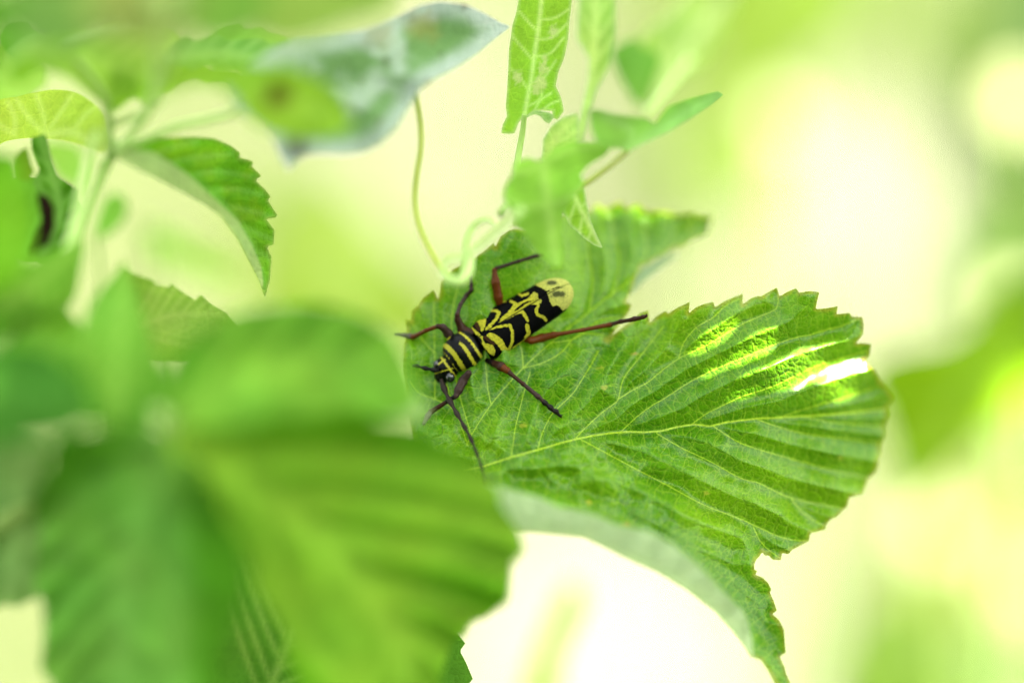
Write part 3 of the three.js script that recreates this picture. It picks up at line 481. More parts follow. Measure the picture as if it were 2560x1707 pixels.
    if (kind === 'pronotum') {
      const bend = q + 0.1 * r * r - 0.12 * r, m = Math.max(bandAt(bend, -0.72, 0.27), 0.85 * bandAt(bend, 0.5, 0.2) * smooth(-1.1, 0.4, r), 0.9 * bandAt(bend, 0.15, 0.3) * smooth(-1.3, -1.7, r), 0.5 * bandAt(bend, -1.42, 0.09), 0.75 * bandAt(bend, 1.35, 0.16));
      return mix3(BLACK, GOLD, smooth(0.38, 0.62, m + 0.55 * n));
    }
    const hx2 = x - HEAD.x, hy = y - HEAD.y, hq = hx2 * axH.x + hy * axH.y, hr = hx2 * side.x + hy * side.y;
    const m = Math.max(bandAt(hq, 0.45 - 0.25 * hr, 0.11), 0.75 * bandAt(hq, -0.5, 0.14) * smooth(0.3, -0.4, hr), 0.7 * bandAt(hr, -0.75, 0.13), 0.6 * bandAt(hr - 0.3 * hq, 0.1, 0.09));
    return mix3(BLACK, GOLD, smooth(0.4, 0.6, m + 0.3 * n));
  };
  for (let k = 0; k < nz - 1; k++) for (let j = 0; j < ny - 1; j++) for (let i = 0; i < nx - 1; i++) {
    const v = [at3(i, j, k), at3(i + 1, j, k), at3(i, j + 1, k), at3(i + 1, j + 1, k), at3(i, j, k + 1), at3(i + 1, j, k + 1), at3(i, j + 1, k + 1), at3(i + 1, j + 1, k + 1)];
    let mask = 0; for (let c = 0; c < 8; c++) if (v[c] < 0) mask |= 1 << c;
    if (mask === 0 || mask === 255) continue;
    let x = 0, y = 0, z = 0, n = 0;
    for (const [a, b] of [[0, 1], [2, 3], [4, 5], [6, 7], [0, 2], [1, 3], [4, 6], [5, 7], [0, 4], [1, 5], [2, 6], [3, 7]]) if ((v[a] < 0) !== (v[b] < 0)) { const t = v[a] / (v[a] - v[b]); x += lerp(a & 1, b & 1, t); y += lerp((a >> 1) & 1, (b >> 1) & 1, t); z += lerp(a >> 2, b >> 2, t); n++; }
    const X = lo[0] + (i + x / n) * cell, Y = lo[1] + (j + y / n) * cell, Z = zlo + (k + z / n) * cell;
    vid.set((k * ny + j) * nx + i, pos.length / 3); pos.push((X - at[0]) * 0.001, (Y - at[1]) * 0.001, (Z - at[2]) * 0.001); col.push(...paint(X, Y, Z));
  }
  for (let k = 1; k < nz - 1; k++) for (let j = 1; j < ny - 1; j++) for (let i = 1; i < nx - 1; i++) {
    const a = at3(i, j, k) < 0, quad = (b, c1, c2, c3, c4) => { if (a === b) return; const q = [c1, c2, c3, c4].map((c) => vid.get(c)); if (q.some((c) => c === undefined)) return; a ? idx.push(q[0], q[1], q[2], q[0], q[2], q[3]) : idx.push(q[0], q[2], q[1], q[0], q[3], q[2]); };
    const o = (k * ny + j) * nx + i, X = 1, Y = nx, Zs = nx * ny;
    quad(at3(i + 1, j, k) < 0, o - Y - Zs, o - Zs, o, o - Y);
    quad(at3(i, j + 1, k) < 0, o - X - Zs, o - X, o, o - Zs);
    quad(at3(i, j, k + 1) < 0, o - X - Y, o - Y, o, o - X);
  }
  const bg = new THREE.BufferGeometry(); bg.setAttribute('position', new THREE.Float32BufferAttribute(pos, 3)); bg.setAttribute('color', new THREE.Float32BufferAttribute(col, 3)); bg.setIndex(idx); bg.computeVertexNormals();
  const chitin = new THREE.MeshPhysicalMaterial({ vertexColors: true, roughness: 0.36, specularIntensity: 0.24 });
  part('body', bg, chitin, beetle);
  // antennae: chains of segments, thicker at their ends
  const antenna = (pts, color, segments) => {
    const q = r1(pts).map((p) => [...mm(p[0], p[1], p[2]), p[3]]), line = spline(q, segments * 6).map((p, i) => [...p, lerp(q[0][3], q[q.length - 1][3], i / segments / 6) * (1 + 0.32 * Math.cos((i % 6) / 6 * 2 * Math.PI + Math.PI * 0.9))]);
    part('antenna', stemGeometry(line, at, 10, segments * 8), new THREE.MeshPhysicalMaterial({ color: new THREE.Color().setRGB(...color), roughness: 0.5, specularIntensity: 0.3 }), beetle);
  };
  antenna([[345, 826, -1.2, 0.24], [300, 818, -0.9, 0.26], [240, 806, -0.8, 0.24], [205, 796, -0.9, 0.2], [178, 796, -1.0, 0.15]], [0.004, 0.0035, 0.0035], 3);
  antenna([[360, 880, -1.0, 0.27], [382, 945, -0.6, 0.26], [412, 1010, 0.2, 0.23], [478, 1128, 1.8, 0.22], [545, 1250, 3.4, 0.2], [595, 1370, 5.0, 0.18], [632, 1480, 6.4, 0.15], [650, 1560, 7.4, 0.1]], [0.013, 0.007, 0.005], 8);
  const eyeMaterial = new THREE.MeshPhysicalMaterial({ color: new THREE.Color().setRGB(0.006, 0.006, 0.007), roughness: 0.18, clearcoat: 0.6 });
  for (const [x, y, z, r] of [[418, 868, -1.15, 0.52], [336, 788, -1.7, 0.46]]) {
    const p = mm(...r1([[x, y]])[0], z), g = new THREE.SphereGeometry(r * 0.001, 24, 16); g.scale(0.9, 1.05, 0.8);
    part('eye', g, eyeMaterial, beetle).position.set((p[0] - at[0]) * 0.001, (p[1] - at[1]) * 0.001, (p[2] - at[2]) * 0.001);
  }
}

// ---------------------------------------------------------------- leaves in front of the focus
const r2 = zoom(0, 0, 2.24), r3 = zoom(600, 0, 2.24), rB = zoom(1200, 0, 2.24), r5 = zoom(0, 600, 1.4167);
function leafThing(name, label, category, base, parts, group) {
  const at = mm(...base), t = thing(name, label, category, at, group);
  for (const p of parts) part(p.name ?? 'leaf_blade', blade({ anchor: at, ...p }).g, p.mat ?? M.softLeaf, t, p.label);
  t.at = at; return t;
}
const front = leafThing('bramble_leaf', 'largest blurred foreground leaf, three broad lobes, filling the bottom left', 'leaf', [430, 1070, 37], [
  { name: 'leaf_lobe', seed: 3, cell: 0.7, outline: r5([[590, 640], [585, 500], [630, 400], [720, 310], [830, 255], [960, 232], [1100, 222], [1230, 245], [1330, 285], [1400, 345], [1440, 420], [1475, 520], [1480, 590], [1380, 625], [1200, 640], [950, 650], [800, 700], [620, 690]]), z: r5([[600, 650, 36], [900, 250, 33.1], [1200, 230, 31.7], [1470, 500, 28.8], [1100, 500, 30.2], [900, 640, 37.4]]), mid: r5([[600, 660], [860, 500], [1150, 430], [1450, 480]]), n: 4, angle: 0.6, puff: 6, wide: 3, veinWidth: 1.7, veinShow: 0.8, mottle: 0.3, color: [0.045, 0.165, 0.006], vein: [0.2, 0.4, 0.05] },
  { name: 'folded_edge', label: 'pale folded edge between the two right lobes', seed: 6, cell: 0.6, outline: r5([[860, 620], [960, 575], [1100, 560], [1300, 556], [1500, 540], [1510, 640], [1340, 640], [1100, 650], [900, 660]]), z: r5([[900, 620, 32], [1500, 600, 27]]), puff: 0.5, color: [0.36, 0.5, 0.2], vein: [0.36, 0.5, 0.2] },
  { name: 'leaf_lobe', seed: 4, cell: 0.7, teeth: [6, 0.9], outline: r5([[610, 690], [760, 680], [960, 660], [1100, 625], [1300, 630], [1480, 680], [1600, 750], [1715, 850], [1790, 980], [1818, 1080], [1800, 1180], [1765, 1290], [1700, 1328], [1640, 1330], [1612, 1400], [1570, 1480], [1540, 1568], [1510, 1680], [1110, 1690], [1060, 1500], [960, 1250], [760, 950]]), z: r5([[620, 700, 37.4], [1000, 640, 36], [1450, 680, 31.7], [1600, 760, 25.9], [1800, 1050, 18.7], [1700, 1320, 13], [1540, 1560, 13], [1000, 1200, 30.2], [1100, 1600, 24.5], [1300, 1000, 27.4]]), mid: r5([[620, 700], [900, 880], [1200, 1120], [1400, 1400], [1480, 1640]]), n: 5, angle: 0.62, puff: 6, wide: 3, veinWidth: 1.7, veinShow: 0.8, mottle: 0.14, color: [0.068, 0.208, 0.004], vein: [0.24, 0.42, 0.04] },
  { name: 'leaf_lobe', seed: 5, cell: 0.7, teeth: [6, 0.9], outline: r5([[620, 700], [500, 670], [380, 672], [250, 715], [180, 850], [150, 1050], [155, 1250], [172, 1400], [192, 1568], [210, 1690], [730, 1690], [762, 1500], [800, 1330], [880, 1200], [800, 950], [700, 800]]), z: r5([[620, 700, 37.4], [400, 680, 33.1], [180, 850, 25.9], [155, 1200, 21.6], [200, 1600, 21.6], [700, 1600, 28.8], [850, 1200, 31.7], [450, 1100, 30.2]]), mid: r5([[610, 700], [500, 960], [440, 1250], [420, 1650]]), n: 5, angle: 0.62, puff: 6, wide: 3, veinWidth: 1.7, veinShow: 0.8, mottle: 0.3, color: [0.055, 0.185, 0.009], vein: [0.17, 0.37, 0.07] },
]);
part('petiole', stemGeometry([[...mm(430, 1060, 36), 0.9], [...mm(380, 1030, 33), 0.9], [...mm(320, 1040, 30), 0.9], [...mm(150, 1200, 25), 1.0], [...mm(-300, 1500, 10), 1.2]], front.at), M.stem, front);
leafThing('bramble_leaf', 'dark green blurred leaf at the left edge beside the upright leaf', 'leaf', [200, 1010, 44], [{ seed: 7, cell: 0.7, outline: r5([[-90, 390], [20, 368], [110, 372], [200, 402], [290, 475], [335, 560], [320, 640], [250, 690], [100, 705], [-90, 740]]), z: r5([[300, 580, 46], [0, 400, 40], [0, 700, 42]]), mid: r5([[320, 620], [150, 540], [-80, 520]]), n: 5, puff: 2, wide: 2.2, color: [0.035, 0.13, 0.012], vein: [0.07, 0.2, 0.03] }]);
leafThing('bramble_leaf', 'pale dusty green blurred leaf hanging below the dark one at the left edge', 'leaf', [60, 1110, 26], [{ seed: 8, cell: 0.7, outline: r5([[-90, 700], [60, 690], [180, 720], [170, 900], [150, 1100], [140, 1260], [60, 1300], [20, 1290], [-90, 1330]]), z: r5([[60, 700, 32], [60, 1250, 18], [-60, 1000, 20]]), mid: r5([[120, 700], [60, 950], [20, 1280]]), n: 4, puff: 1.6, wide: 2.4, color: [0.13, 0.24, 0.06], vein: [0.2, 0.33, 0.1] }]);
leafThing('bramble_leaf', 'pointed leaf standing upright behind the large foreground leaf', 'leaf', [300, 1030, 34], [{ seed: 9, cell: 0.6, smooth: 160, outline: r5([[280, 640], [245, 540], [240, 430], [285, 290], [340, 185], [405, 110], [432, 62], [455, 130], [485, 220], [525, 330], [565, 420], [600, 500], [590, 600], [540, 660], [400, 660]]), z: r5([[420, 640, 38], [430, 70, 18], [260, 430, 32], [580, 480, 30]]), mid: r5([[400, 650], [415, 350], [432, 80]]), n: 6, angle: 0.6, puff: 1.6, wide: 1.8, keel: 1.6, color: [0.09, 0.24, 0.02], vein: [0.18, 0.34, 0.05] }]);
leafThing('bramble_leaf', 'yellow green toothed leaf tip showing behind the upright leaf', 'leaf', [330, 800, 6], [{ seed: 10, cell: 0.3, mat: M.thinLeaf, outline: r5([[430, 95], [480, 120], [545, 143], [552, 158], [603, 168], [597, 148], [640, 180], [695, 215], [706, 188], [745, 225], [800, 256], [840, 300], [780, 400], [640, 430], [480, 420], [440, 250]]), z: r5([[450, 200, 8], [800, 260, 3]]), mid: r5([[440, 330], [600, 270], [790, 262]]), n: 7, angle: 0.7, puff: 0.8, wide: 1.2, color: [0.2, 0.33, 0.04], vein: [0.32, 0.42, 0.09] }]);
leafThing('bramble_leaf', 'bright green leaf in the gap under the shoot, left of the curled leaf stalks', 'leaf', [60, 680, 24], [{ seed: 11, cell: 0.6, outline: r2([[-80, 1560], [40, 1510], [150, 1470], [260, 1420], [350, 1390], [480, 1310], [476, 1400], [446, 1560], [420, 1680], [300, 1800], [120, 1880], [-80, 1900]]), z: r2([[100, 1500, 30], [470, 1320, 20], [400, 1650, 16]]), mid: r2([[470, 1330], [260, 1540], [0, 1720]]), n: 5, puff: 1.5, wide: 1.8, color: [0.1, 0.26, 0.02], vein: [0.2, 0.36, 0.05] }]);
leafThing('bramble_leaf', 'vivid green rounded leaf at the left edge, in front of the withered hole', 'leaf', [10, 560, 38], [{ seed: 12, cell: 0.6, smooth: 120, outline: r2([[-80, 870], [0, 860], [90, 880], [120, 1000], [165, 1090], [180, 1230], [165, 1420], [90, 1580], [-80, 1620]]), z: r2([[-20, 900, 24], [190, 1200, 26], [0, 1560, 34]]), mid: r2([[20, 1560], [70, 1250], [40, 900]]), n: 5, puff: 1.8, wide: 2, color: [0.09, 0.25, 0.008], vein: [0.14, 0.32, 0.02] }]);
const deadLeaf = leafThing('withered_leaf', 'curled dying leaf with a dark brown hollow beside the stalks', 'leaf', [110, 640, 16], [
  { seed: 13, cell: 0.3, outline: r2([[176, 775], [250, 748], [268, 800], [290, 900], [322, 985], [400, 1035], [428, 1060], [414, 1200], [385, 1330], [310, 1410], [200, 1440], [165, 1400], [235, 1250], [208, 1100], [180, 1010], [222, 950], [180, 850]]), z: r2([[220, 780, 6], [420, 1080, 5], [220, 1200, 9], [250, 1400, 9]]), mid: r2([[240, 1420], [330, 1200], [290, 980], [230, 770]]), n: 5, puff: 1.4, wide: 1.2, color: [0.05, 0.16, 0.006], vein: [0.13, 0.27, 0.05] },
  { name: 'dead_tissue', label: 'dark brown rotten hollow', seed: 14, cell: 0.25, outline: r2([[200, 1080], [262, 1096], [300, 1160], [303, 1280], [272, 1370], [212, 1392], [160, 1450], [190, 1330], [232, 1230], [212, 1130]]), z: r2([[250, 1100, 12], [240, 1380, 13]]), puff: 0, wobble: 1.4, color: [0.012, 0.006, 0.004], vein: [0.02, 0.01, 0.006] },
  { name: 'leaf_scrap', seed: 15, cell: 0.3, outline: r2([[85, 870], [150, 815], [180, 930], [200, 960], [160, 1015], [105, 1000]]), z: r2([[130, 860, 8], [150, 1000, 10]]), puff: 0.5, color: [0.12, 0.22, 0.012], vein: [0.2, 0.3, 0.04] },
]);
leafThing('bramble_leaf', 'sharper leaf glimpsed through the notch between the big blurred lobes, bottom edge', 'leaf', [800, 1720, 2], [{ seed: 16, cell: 0.32, mat: M.leaf, teeth: [2.6, 0.7], outline: [[470, 1420], [640, 1340], [860, 1380], [1040, 1480], [1130, 1580], [1160, 1680], [1150, 1800], [480, 1800]], z: [[500, 1420, 6], [1140, 1600, 0], [800, 1760, 3]], mid: [[640, 1790], [700, 1660], [740, 1560], [800, 1440]], n: 6, angle: 0.8, puff: 1.1, wide: 1.3, color: [0.09, 0.23, 0.02], vein: [0.24, 0.38, 0.07] }]);

// ---------------------------------------------------------------- the shoot at the upper left
{
  const at = mm(275, 395, 12), shoot = thing('bramble_shoot', 'forked green shoot with thin stalks, a drooping toothed leaf and a pale leaf', 'plant shoot', at);
  const stalk = (name, pts, m = M.stem) => part(name, stemGeometry(r2(pts).map(([x, y, z, r]) => [...mm(x, y, z), r]), at), m, shoot);
  stalk('stem', [[650, 790, 13, 0.42], [625, 870, 12, 0.5], [590, 920, 12, 0.62], [560, 1000, 12, 0.52], [505, 1150, 13, 0.5], [470, 1240, 14, 0.55], [380, 1450, 16, 0.6], [200, 1700, 20, 0.7], [-100, 2000, 24, 0.8]]);
  stalk('stalk', [[545, 740, 18, 0.36], [495, 890, 17, 0.4], [460, 1040, 17, 0.42], [430, 1180, 17, 0.44], [400, 1330, 18, 0.5], [300, 1540, 20, 0.5]], M.paleStem);
  stalk('stalk', [[610, 860, 13, 0.42], [612, 700, 14, 0.42], [590, 570, 16, 0.4], [520, 450, 18, 0.38], [420, 345, 20, 0.38], [320, 285, 22, 0.38], [220, 255, 23, 0.36], [150, 280, 24, 0.34], [60, 360, 26, 0.3]]);
  stalk('stalk', [[650, 850, 13, 0.42], [760, 720, 15, 0.46], [840, 590, 19, 0.52], [890, 430, 28, 0.62], [925, 250, 40, 0.75], [930, 60, 54, 0.9], [930, -80, 62, 1.0]], M.paleStem);
  stalk('petiole', [[680, 840, 12, 0.36], [850, 765, 13, 0.4], [1000, 705, 14, 0.4], [1180, 665, 15, 0.38], [1310, 625, 17, 0.36], [1370, 560, 19, 0.3]], M.paleStem);
  stalk('petiole', [[640, 690, 14, 0.3], [740, 655, 15, 0.3], [830, 620, 16, 0.28], [900, 560, 18, 0.26]]);
  stalk('petiole', [[330, 290, 22, 0.34], [480, 245, 25, 0.32], [620, 215, 28, 0.3], [760, 200, 32, 0.3]], M.paleStem);
  const leaf = (o) => part(o.name ?? 'leaf', blade({ anchor: at, ...o }).g, o.mat ?? M.leaf, shoot, o.label);
  leaf({ label: 'drooping toothed leaf with puckered surface', seed: 20, cell: 0.22, outline: r2([[650, 880], [690, 800], [760, 782], [880, 775], [990, 768], [1100, 766], [1200, 776], [1290, 815], [1346, 858], [1338, 882], [1424, 908], [1408, 932], [1467, 988], [1428, 1008], [1482, 1060], [1518, 1103], [1500, 1122], [1558, 1215], [1490, 1226], [1538, 1290], [1532, 1372], [1494, 1382], [1520, 1440], [1514, 1560], [1480, 1672], [1450, 1568], [1400, 1470], [1330, 1330], [1240, 1210], [1160, 1150], [1050, 1090], [900, 1010], [780, 950]]), z: r2([[660, 880, 12], [1000, 800, 8], [1300, 850, 2], [1500, 1200, 0], [1480, 1650, 1], [1240, 1200, 4], [1000, 1050, 9]]), soft: 4, veins: [r2([[690, 870], [900, 925], [1100, 1030], [1250, 1150], [1380, 1320], [1450, 1500], [1478, 1650]]), r2([[900, 925], [1100, 880], [1300, 860]]), r2([[1040, 995], [1200, 960], [1420, 990]]), r2([[1150, 1070], [1320, 1060], [1470, 1090]]), r2([[1250, 1150], [1400, 1180], [1530, 1215]]), r2([[1340, 1260], [1430, 1300], [1520, 1340]]), r2([[1410, 1390], [1470, 1420], [1515, 1450]]), r2([[800, 895], [950, 830], [1100, 790]])], puff: 0.9, wide: 1.0, wobble: 0.35, mottle: 0.4, paint: (c, x, y) => mix3(c, [c[0] * 1.7, c[1] * 1.08, c[2]], 0.4 * smooth(-0.1, 0.5, fbm(x * 0.35, y * 0.35, 4))), color: [0.14, 0.35, 0.012], vein: [0.2, 0.42, 0.06], edge: [0.3, 0.38, 0.08] });
  leaf({ name: 'folded_margin', label: 'pale underside of the drooping leaf', mat: M.under, seed: 21, cell: 0.25, outline: r2([[645, 880], [780, 952], [900, 1012], [1050, 1092], [1160, 1152], [1240, 1213], [1330, 1333], [1400, 1473], [1450, 1570], [1480, 1668], [1462, 1500], [1410, 1370], [1330, 1235], [1240, 1150], [1140, 1060], [1060, 985], [960, 915], [850, 850], [700, 830]]), z: r2([[660, 880, 14], [1000, 1050, 11.5], [1240, 1190, 6.5], [1470, 1620, 2.5]]), puff: 0, wobble: 0.2, color: [0.52, 0.6, 0.24], vein: [0.52, 0.6, 0.24] });
  leaf({ label: 'pale yellow green leaf lit through', mat: M.thinLeaf, seed: 22, cell: 0.3, smooth: 140, outline: r2([[-80, 590], [0, 556], [100, 540], [180, 520], [300, 504], [420, 518], [520, 578], [575, 640], [592, 730], [584, 852], [500, 832], [400, 800], [300, 782], [150, 775], [40, 790], [-80, 840]]), z: r2([[0, 650, -2], [300, 520, 2], [560, 800, 8]]), veins: [r2([[560, 830], [400, 740], [250, 755]]), r2([[250, 755], [240, 650], [200, 530]]), r2([[250, 755], [160, 660], [90, 560]]), r2([[250, 755], [330, 640], [400, 530]]), r2([[80, 755], [80, 660], [40, 570]]), r2([[80, 755], [-40, 680]]), r2([[400, 740], [480, 640], [530, 600]])], puff: 0.7, wide: 1.2, color: [0.4, 0.52, 0.06], vein: [0.52, 0.62, 0.14] });
  leaf({ label: 'blurred upper leaf of the shoot', mat: M.softLeaf, seed: 23, cell: 0.5, outline: r2([[130, 300], [260, 235], [400, 205], [620, 195], [820, 205], [950, 290], [910, 400], [872, 462], [820, 468], [745, 540], [670, 545], [640, 600], [580, 590], [540, 560], [400, 440], [240, 400], [100, 520], [60, 420]]), z: r2([[200, 280, 30], [900, 300, 30], [640, 580, 10], [860, 460, 6]]), mid: r2([[160, 300], [450, 330], [850, 440]]), n: 6, puff: 1.6, wide: 1.6, color: [0.19, 0.36, 0.025], vein: [0.32, 0.5, 0.08] });
  leaf({ label: 'darker toothed leaf above the bright gap', mat: M.softLeaf, seed: 24, cell: 0.4, teeth: [3, 0.6], outline: r2([[940, 310], [1010, 265], [1150, 235], [1350, 240], [1568, 262], [1720, 320], [1640, 420], [1480, 420], [1400, 385], [1260, 360], [1180, 345], [990, 348]]), z: r2([[950, 300, 16], [1300, 250, 6], [1650, 380, 14]]), mid: r2([[960, 320], [1250, 300], [1640, 360]]), n: 6, puff: 1.2, wide: 1.4, color: [0.11, 0.28, 0.05], vein: [0.24, 0.42, 0.12] });
}
const browning = (cx, cy, r, z) => { const [x0, y0] = mm(cx, cy, z), k = r * S; return (c, x, y) => mix3(c, [0.06, 0.04, 0.005], 0.9 * smooth(1, 0.35, Math.hypot(x - x0, y - y0) / k + 0.25 * noise(x, y))); };
leafThing('bramble_leaf', 'yellow green blurred leaf with one brown spot overlapping the mildewed leaf', 'leaf', [440, 190, 30], [{ seed: 25, cell: 0.4, outline: [[392, 215], [430, 160], [520, 150], [620, 158], [720, 165], [810, 205], [870, 265], [880, 315], [830, 345], [740, 348], [660, 330], [612, 290], [588, 245], [545, 215], [500, 206], [452, 214], [410, 238]], z: [[420, 200, 36], [700, 250, 31], [850, 300, 27]], mid: [[410, 205], [620, 225], [850, 300]], n: 5, puff: 1.2, wide: 1.6, color: [0.2, 0.36, 0.025], vein: [0.26, 0.42, 0.05], paint: browning(697, 236, 42, 30) }]);
const powder = (c, x, y, sdf) => {
  const f = fbm(x * 0.22 + 9, y * 0.22, 2.2), k = smooth(-0.2, 0.5, f + 0.25 * noise(x * 1.1, y * 1.1)), e = smooth(-2.4, -0.4, sdf(x, y));
  let q = mix3([0.26, 0.44, 0.17], [0.72, 0.8, 0.72], k * 0.8);
  q = mix3(q, [0.78, 0.82, 0.84], 0.7 * e);
  const sp = Math.max(smooth(2.4, 0.6, Math.hypot(x - mm(1060, 80)[0], y - mm(1060, 80)[1]) + noise(x * 2, y * 2)), 0.8 * smooth(2, 0.5, Math.hypot(x - mm(960, 110)[0], y - mm(960, 110)[1]) + noise(x * 2, y * 2)));
  q = mix3(q, [0.42, 0.36, 0.1], 0.55 * sp); q = mix3(q, [0.1, 0.05, 0.04], 0.6 * smooth(0.5, 0.75, fbm(x * 0.5, y * 0.5, 9)));
  q = q.map((v) => 0.62 * v);
  return mix3(q, [0.13, 0.11, 0.12], 0.7 * smooth(1.6, 0.5, Math.hypot(x - mm(744, 370, 14)[0], y - mm(744, 370, 14)[1])));
};
leafThing('mildewed_leaf', 'greyish blue leaf dusted with white mildew, pointed end near the top centre', 'leaf', [620, 230, 18], [{ seed: 26, cell: 0.25, mat: M.under, outline: [[560, 215], [640, 150], [740, 105], [830, 92], [905, 78], [955, 60], [1000, 38], [1050, 15], [1100, 5], [1165, 14], [1215, 36], [1255, 58], [1278, 64], [1240, 95], [1190, 138], [1140, 172], [1085, 202], [1048, 228], [1020, 275], [990, 325], [950, 362], [905, 382], [860, 388], [800, 386], [765, 388], [742, 402], [722, 428], [700, 392], [680, 345], [640, 305], [590, 280]], z: [[600, 230, 20], [722, 420, 15], [900, 360, 14], [880, 130, 12], [1000, 200, 12], [1100, 60, 7], [1270, 64, 3]], veins: [[[600, 240], [760, 230], [920, 190], [1080, 120], [1260, 66]], [[760, 230], [860, 300], [900, 370]], [[920, 190], [960, 120], [1000, 60]], [[920, 190], [1000, 240]], [[1080, 120], [1090, 60]], [[680, 235], [730, 320], [740, 380]]], puff: 1.3, wide: 1.8, wobble: 0.9, paint: powder }]);
// more leaves crowding the upper left
for (const [label, seed, outline, z, color, mid] of [
  ['pale green leaf behind the shoot at the left edge, under the corner sliver', 50, r2([[-80, 290], [60, 270], [160, 300], [250, 380], [210, 500], [90, 560], [-80, 545]]), -14, [0.24, 0.4, 0.06], r2([[-60, 420], [80, 410], [230, 400]])],
  ['small mid green leaf behind the upper stalks, near the left corner', 51, r2([[30, 140], [180, 150], [270, 240], [220, 330], [110, 350], [30, 270]]), -6, [0.14, 0.32, 0.03], r2([[40, 180], [140, 250], [220, 320]])],
  ['olive leaf behind the stalk fork, above the bright gap', 52, r2([[560, 150], [760, 110], [960, 170], [1000, 270], [880, 410], [700, 420], [600, 320]]), -10, [0.26, 0.42, 0.05], r2([[600, 260], [780, 260], [960, 230]])],
  ['mid green leaf close behind the curled dying leaf', 57, r2([[30, 1040], [150, 1000], [330, 1040], [430, 1160], [410, 1340], [300, 1450], [120, 1440], [30, 1260]]), 3, [0.1, 0.27, 0.015], r2([[120, 1420], [220, 1240], [330, 1060]])],
  ['lime leaf arching over the bright gap right of the stalk fork', 56, r2([[560, 520], [640, 330], [800, 325], [1000, 350], [1200, 390], [1400, 450], [1430, 520], [1340, 505], [1240, 462], [1120, 448], [1000, 470], [900, 535], [850, 590], [790, 560], [740, 545], [620, 610]]), 12, [0.19, 0.36, 0.02], r2([[600, 520], [820, 430], [1380, 470]])],
  ['fresh green leaf filling the gap between the upright leaf and the left edge', 53, r5([[-60, 250], [110, 225], [250, 265], [290, 380], [250, 470], [120, 460], [-60, 420]]), 22, [0.11, 0.28, 0.015], r5([[-40, 330], [120, 340], [270, 400]])],
  ['small leaf hanging behind the pale lit leaf of the shoot', 54, r2([[230, 820], [330, 790], [440, 830], [470, 930], [430, 1060], [350, 1000], [270, 920]]), -30, [0.2, 0.38, 0.04], r2([[300, 800], [370, 900], [430, 1050]])],
  ['soft green leaf behind the brown spotted leaf and the mildewed one', 55, r3([[-140, 170], [60, 150], [240, 190], [330, 280], [240, 380], [40, 400], [-120, 330]]), -12, [0.17, 0.35, 0.04], r3([[-120, 260], [80, 270], [320, 290]])],
]) leafThing('bramble_leaf', label, 'leaf', [...mid[0], z], [{ seed, cell: 0.5, teeth: [3, 0.5], outline, z: [[...mid[0], z], [...mid[2], z - 4], [...outline[1], z + 2], [...outline[4], z - 3]], mid, n: 5, puff: 1.6, wide: 1.6, color, vein: color.map((c) => c * 1.35 + 0.03), veinWidth: 0.5 }]);
// very near the lens, top left
for (const [label, seed, outline, z, color, spot] of [
  ['vivid green leaf sliver, most blurred, in the top left corner', 30, r2([[-140, -80], [70, -80], [55, 60], [40, 200], [25, 380], [-140, 460]]), 62, [0.07, 0.23, 0.008]],
  ['grey green smear of a leaf along the top edge, second from the left corner', 31, r2([[60, -120], [600, -120], [640, 80], [560, 230], [330, 290], [150, 280], [60, 180]]), 56, [0.14, 0.27, 0.06]],
  ['khaki blurred leaf with a brown patch on the top edge', 32, r2([[480, -130], [1100, -130], [1080, 120], [960, 260], [700, 270], [520, 150]]), 60, [0.3, 0.38, 0.1], browning(302, 14, 44, 60)],
  ['soft mid green blurred leaf on the top edge, left of the mildewed leaf', 33, r2([[1000, -130], [1460, -130], [1480, 110], [1350, 220], [1120, 230], [980, 120]]), 56, [0.15, 0.3, 0.045]],
  ['khaki green blurred leaf on the top edge just above the mildewed leaf', 34, r2([[1380, -130], [2220, -130], [2180, 50], [1990, 110], [1800, 190], [1600, 250], [1420, 170]]), 48, [0.22, 0.33, 0.06]],
]) leafThing('bramble_leaf', label, 'leaf', [outline[0][0], outline[0][1], z], [{ seed, cell: 0.9, smooth: 100, outline, z: [[outline[0][0], outline[0][1], z], [outline[3][0], outline[3][1], z - 8]], puff: 0, wobble: 1, color, vein: color, paint: spot }]);

